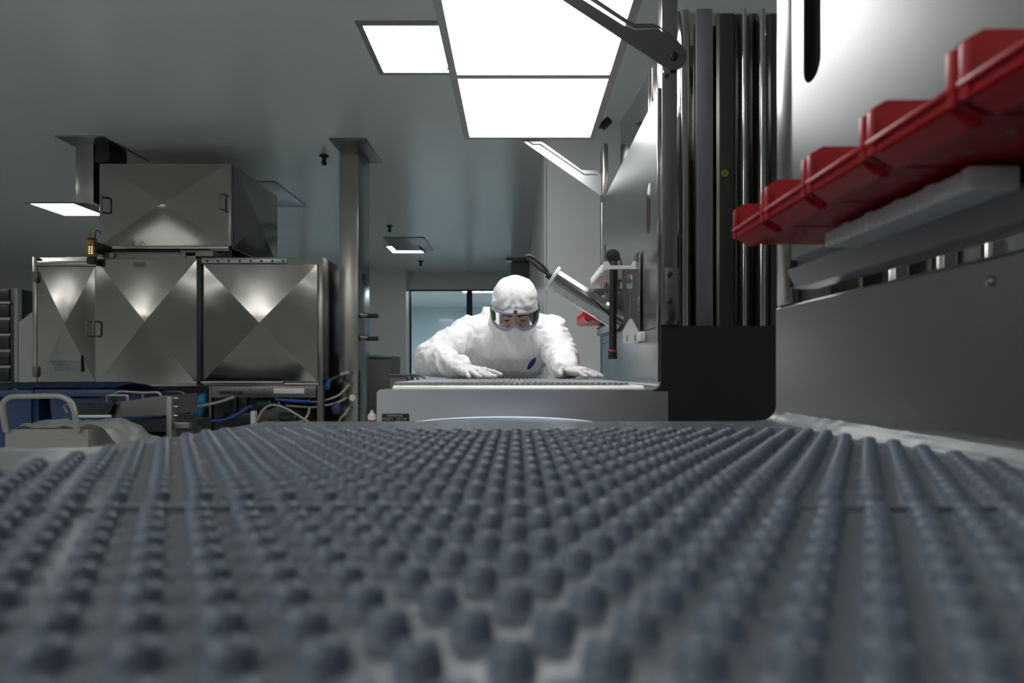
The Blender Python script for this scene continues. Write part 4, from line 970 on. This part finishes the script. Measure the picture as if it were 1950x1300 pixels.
# --- body with head and face
bm = B(); figure(bm, 0, sub=2)
capsule(bm, V(-.03, 2.75, .19), .06, H(0, -.03, -.05), .058, 2, .4)
Hd = lambda c, r, s=3: ball(bm, H(*c), r, s, HM)
Hd((0, -.01, .02), (.074, .092, .095)); Hd((0, .025, -.035), (.060, .066, .078)); Hd((0, .062, -.088), (.028, .026, .022), 2)
Hd((0, .084, -.036), (.0115, .022, .024), 2); Hd((0, .091, -.046), (.0125, .012, .011), 2)
for s in (-1, 1):
    Hd((s * .010, .084, -.050), (.009, .009, .008), 2); Hd((s * .036, .066, -.054), (.026, .024, .022), 2); Hd((s * .032, .078, .006), (.026, .012, .009), 2)
    Hd((s * .078, -.01, -.02), (.010, .022, .032), 2)
Hd((0, .076, -.082), (.024, .011, .006), 2); Hd((0, .074, -.091), (.020, .011, .006), 2)
bm = voxel(bm, .0055, 3); clear_bench(bm, .03); body = mk('body', bm, 'skin', t, sharp=80)
for s in (-1, 1):
    bm = B(); ball(bm, H(s * .032, .0765, -.020), .0115, 3); mk('eye', bm, 'eye', t)
    bm = B(); ball(bm, H(s * .032, .0765, -.017), .0125, 3)
    bmesh.ops.delete(bm, geom=[v for v in bm.verts if (v.co - H(s * .032, .0765, -.020)).dot(hu) < .001], context='VERTS'); mk('eyelid', bm, 'skin', t)
    bm = B(); tube(bm, [H(s * .014, .092, .001), H(s * .032, .093, .008), H(s * .052, .082, .002)], .0045, 8, 4); mk('eyebrow', bm, 'eye', t)
# --- coverall
AX = [(SH_R, EL_R, 0), (EL_R, WR_R, 1), (SH_L, EL_L, 2), (EL_L, WR_L, 3)]
def ridge(v): return 1 - 2.6 * abs(noise.noise(v))
def crease(p):
    """folds run round the sleeves and hang down the chest"""
    best = None
    for a, b, k in AX:
        d = b - a; s = max(0, min(1, (p - a).dot(d) / d.length_squared)); r = (p - a - d * s).length - (.02 if k in (0, 2) else 0)
        if best is None or r < best[0]: best = (r, s * d.length, k, p - a - d * s)
    r, s, k, w_ = best
    tors = max(0, min(1, (r - .06) / .05))
    hang = .014 * ridge(Vector((p.x * 8 + p.z * 4, p.y * 5, p.z * 2.2 + 4))) + .008 * ridge(Vector((p.x * 17 - p.z * 7, p.y * 9, p.z * 6)))
    sk = s * 9 + w_.z * 12 * (1 if k < 2 else -1) + w_.y * 8 + k * 7.3
    slv = .0065 * ridge(Vector((sk, w_.x * 9, w_.z * 8 + k))) + .005 * ridge(Vector((sk * 2.3, w_.x * 15 + 3, w_.z * 12)))
    return hang * tors + slv * (1 - tors) + .003 * ridge(p * 30) + .0008 * ridge(p * 70)
def wrinkle(bm, fn):
    bm.normal_update(); mv = [v.co + v.normal * fn(v.co) for v in bm.verts]
    for v, c in zip(bm.verts, mv): v.co = c
bm = B(); figure(bm, .018)
capsule(bm, V(-.13, 2.78, .172), .085, V(.075, 2.78, .172), .085, 3, .4)
capsule(bm, EL_R + Vector((-.012, .01, .0)), .066, EL_R.lerp(WR_R, .45) + Vector((0, 0, .008)), .060, 3, .4)
capsule(bm, EL_L + Vector((.006, 0, .0)), .060, EL_L.lerp(WR_L, .3), .054, 3, .4)
for s_ in (-.12, -.05, .02): capsule(bm, V(s_ - .015, 2.735, .14), .085, V(s_ * .6 - .10, 2.90, -.06), .080, 3, .4)
bm = voxel(bm, .0062, 14)
wrinkle(bm, crease)
clear_bench(bm)
def drape(p):
    if p.z < WZ + .05 or p.z > ZC + .15 or p.y > 2.95: return 0
    arm_d = min((p - a - (b - a) * max(0, min(1, (p - a).dot(b - a) / (b - a).length_squared))).length for a, b in AXB)
    return max(0, min(1, (arm_d - .085) / .03)) * (.010 * ridge(Vector((p.x * 11 + p.z * 5, 0, p.z * 2.5 + 8))) + .006 * ridge(Vector((p.x * 22 - p.z * 12, 3, p.z * 7))))
wrinkle(bm, drape)
cov = mk('coverall', bm, 'fabric', t, sharp=70)
cov_bm = bmesh.new(); cov_bm.from_mesh(cov.data); bmesh.ops.translate(cov_bm, verts=cov_bm.verts[:], vec=wloc(t)); bvh = BVHTree.FromBMesh(cov_bm); cov_bm.free()
# --- hood with its opening for the goggles and the veil over the mouth
bm = B()
Hd((0, -.005, .018), (.091, .106, .108)); Hd((-.03, .0, .030), (.064, .098, .088)); Hd((.03, .0, .030), (.064, .098, .088)); Hd((0, .012, -.045), (.086, .088, .088)); Hd((0, .030, -.088), (.062, .062, .058))
capsule(bm, V(-.11, 2.69, .125), .075, V(.05, 2.69, .125), .075, 3, .4)
capsule(bm, H(0, .035, -.10), .055, V(-.02, 2.61, .125), .07, 3, .4); capsule(bm, H(0, -.03, -.06), .09, V(-.03, 2.74, .16), .115, 3, .4)
bm = voxel(bm, .0055, 4)
def loc(p):
    d = p - HC; return Vector((d.dot(hx), d.dot(hf), d.dot(hu)))
def hood_fade(p):
    l = loc(p)
    return .25 if l.z > .055 else 1.0
wrinkle(bm, lambda p: hood_fade(p) * (.006 * ridge(Vector((p.x * 16 + p.z * 5, p.y * 8, p.z * 8))) + .003 * ridge(p * 34)))
bm.normal_update()
for v in bm.verts:                                       # gathers above the goggles
    l = loc(v.co)
    if l.y > -.02 and .02 < l.z < .085:
        k = math.sin(math.pi * (l.z - .02) / .065); v.co += v.normal * .0035 * k * math.sin(l.x * 150 + 6 * l.z * 20 * (1 if l.x > 0 else -1))
dead = [v for v in bm.verts if (lambda l: l.y > .03 and -.050 + .014 * math.exp(-(l.x / .017) ** 2) < l.z < .034 and abs(l.x) < .072)(loc(v.co))]
bmesh.ops.delete(bm, geom=dead, context='VERTS')
mk('hood', bm, 'fabric', t, sharp=75)
# --- goggles
def gp(a, u, off=0.): return H((.094 + off) * math.sin(a), .038 + (.074 + off) * math.cos(a), u - .004)
A0 = R(82)
def gtop(a): return .030 - .010 * (abs(a) / A0) ** 3
def gbot(a): return -.052 + .026 * math.exp(-(a / R(13)) ** 2) + .022 * (abs(a) / A0) ** 3
gg = H(0, .11, 0)
N = 60; An = [-A0 + 2 * A0 * k / N for k in range(N + 1)]
bm = B(); tube(bm, [gp(a, gtop(a)) for a in An] + [gp(a, gbot(a)) for a in reversed(An)], .0060, 10, closed=True)
vs = grid(bm, N, 3, lambda i, j: gp(-A0 + 2*A0*i, gbot(-A0 + 2*A0*i) + .011 * j, .003 + .003 * math.sin(math.pi * j)))
goggles = mk('goggles', bm, 'goggle_frame', t, sharp=60)
bm = B(); grid(bm, N, 8, lambda i, j: gp(-A0 + 2*A0*i, gbot(-A0 + 2*A0*i) + .006 + (gtop(-A0 + 2*A0*i) - gbot(-A0 + 2*A0*i) - .008) * j, .001)); mk('lens', bm, 'lens', goggles)
def vent(a, j): return gp(a, gtop(a) - .002 + .024 * j * (1 - .5 * (abs(a) / A0) ** 2), .004 - .012 * j * j)
bm = B(); grid(bm, N, 5, lambda i, j: vent(-A0*.95 + 1.9*A0*i, j)); mk('vent_cover', bm, 'goggle_vent', goggles, sharp=60)
bm = B(); grid(bm, 16, 3, lambda i, j: vent(R(-27) + R(56)*i, .15 + .72*j * (1 - .5 * abs(2*i - 1) ** 2)) + hf * .0012); mk('label_patch', bm, 'label_white', goggles, sharp=60)
bm = B(); c = vent(R(1.5), .5) + hf * .002; nn = (hf + hu * .8).normalized(); lathe(bm, c, nn, [(-.001, .0085), (.0012, .0085), (.0013, 0)], 20); mk('logo_dot', bm, 'logo_red', goggles)
for s in (-1, 1):
    bm = B(); grid(bm, 8, 4, lambda i, j: gp(s * (R(58) + R(26) * i), gbot(s * R(70)) + .012 + .040 * j, .0045)); bmesh.ops.solidify(bm, geom=bm.faces[:], thickness=.0015); mk('strap_clip', bm, 'strap', goggles, sharp=70, label='green strap clip at the side of the goggles')
bm = B()
for s in (-1, 1):
    grid(bm, 26, 3, lambda i, j: (lambda a: H(s * (.097 + .006) * math.sin(a), .030 + .145 * math.cos(a) if a > math.pi/2 else .030 + .07 * math.cos(a), -.034 + .036 * j))(R(76) + R(104) * i))
bmesh.ops.solidify(bm, geom=bm.faces[:], thickness=.002); mk('strap', bm, 'strap', goggles, sharp=70, label='green head strap')
# --- gloves
def glove(wr, elbow, d, thumb_side, zt):
    d = d.normalized(); side = Vector((0, 0, 1)).cross(d).normalized() * thumb_side; up = d.cross(side).normalized()
    if up.z < 0: up = -up
    bm = B(); S = 1.14
    for s in range(-2, 3):
        for i in range(7):
            u = i / 6; ball(bm, wr + (d * (.012 + .082 * u) + side * s * (.013 + .005 * u) + up * (.002 - .002 * abs(s))) * S, .019 - .003 * u * (abs(s) / 2), 2)
    for s, ln, sp, r in ((2, .072, .16, .0092), (.7, .080, .04, .0096), (-.65, .075, -.07, .0092), (-1.9, .058, -.20, .0082)):
        ln *= S; r *= 1.08; b0 = wr + (d * (.096 - .006 * abs(s)) + side * s * .0178) * S
        f1 = (d + side * sp + up * -.02).normalized(); f2 = (d + side * sp + up * -.34).normalized(); f3 = (d + side * sp + up * -.62).normalized()
        p1 = b0 + f1 * ln * .45; p2 = p1 + f2 * ln * .32; p3 = p2 + f3 * ln * .25
        for p in (p1, p2, p3): p.z = max(p.z, zt + r * .92)
        capsule(bm, b0 - d * .02, r * 1.15, b0, r * 1.12, 2, .4); capsule(bm, b0, r * 1.12, p1, r, 2, .4); capsule(bm, p1, r * 1.05, p2, r * .92, 2, .4); capsule(bm, p2, r * .95, p3, r * .82, 2, .4)
    tb = wr + (d * .030 + side * .032) * S; t1 = tb + (d * .55 + side * .95).normalized() * .048; t2 = t1 + (d * .7 + side * .75 - up * .1).normalized() * .036; t3 = t2 + (d * .8 + side * .6 - up * .2).normalized() * .028
    for p in (t1, t2, t3): p.z = max(p.z, zt + .010)
    capsule(bm, wr + d * .02 + side * .02, .017, t1, .0125, 2, .35); capsule(bm, t1, .0118, t2, .0108, 2, .35); capsule(bm, t2, .0108, t3, .0090, 2, .35)
    back = (elbow - wr).normalized()
    capsule(bm, wr + d * .02, .0320, wr + back * .018, .044, 3, .25); capsule(bm, wr + back * .018, .044, wr + back * .046, .0495, 3, .25)
    bm = voxel(bm, .0026, 3); bm.normal_update()
    mv = []
    for v in bm.verts:
        s = (v.co - wr).dot(d); k = 1 if s < .05 else max(.12, 1 - (s - .05) / .05)
        mv.append(v.co + v.normal * k * (.0019 * math.sin(s * 420 + 5 * noise.noise(v.co * 30)) + .0022 * noise.noise(v.co * 55)))
    for v, c in zip(bm.verts, mv):
        v.co = c
        if v.co.z < zt: v.co.z = zt
    return bm
MT = WZ + .0118 + .0095
mk('glove', glove(WR_R, EL_R, Vector((.56, -.80, -.17)), 1, MT), 'glove', t, sharp=80)
mk('glove', glove(WR_L, EL_L, Vector((.62, -.76, -.10)), -1, MT), 'glove', t, sharp=80)
# --- blue mark on the chest
def ray(px, py):
    d = Vector(((px - CX) / F, 1, -(py - CY) / F)).normalized(); return bvh.ray_cast(Vector((0, 0, ZC)), d)
bm = B(); ok = True
def mark(i, j):
    w_ = (1 - abs(2*i - 1) ** 3) * 8 ; px = 1004 + 17 * i + (j - .5) * w_ * .75; py = 703 - 23 * i + (j - .5) * w_ * .9
    h = ray(px, py)
    return h[0] + h[1] * .002 if h[0] is not None else P(px, py, 2.7)
grid(bm, 10, 4, mark); bmesh.ops.solidify(bm, geom=bm.faces[:], thickness=.001)
mk('chest_mark', bm, 'blue_mark', t, sharp=80, label='blue oval mark on the chest')
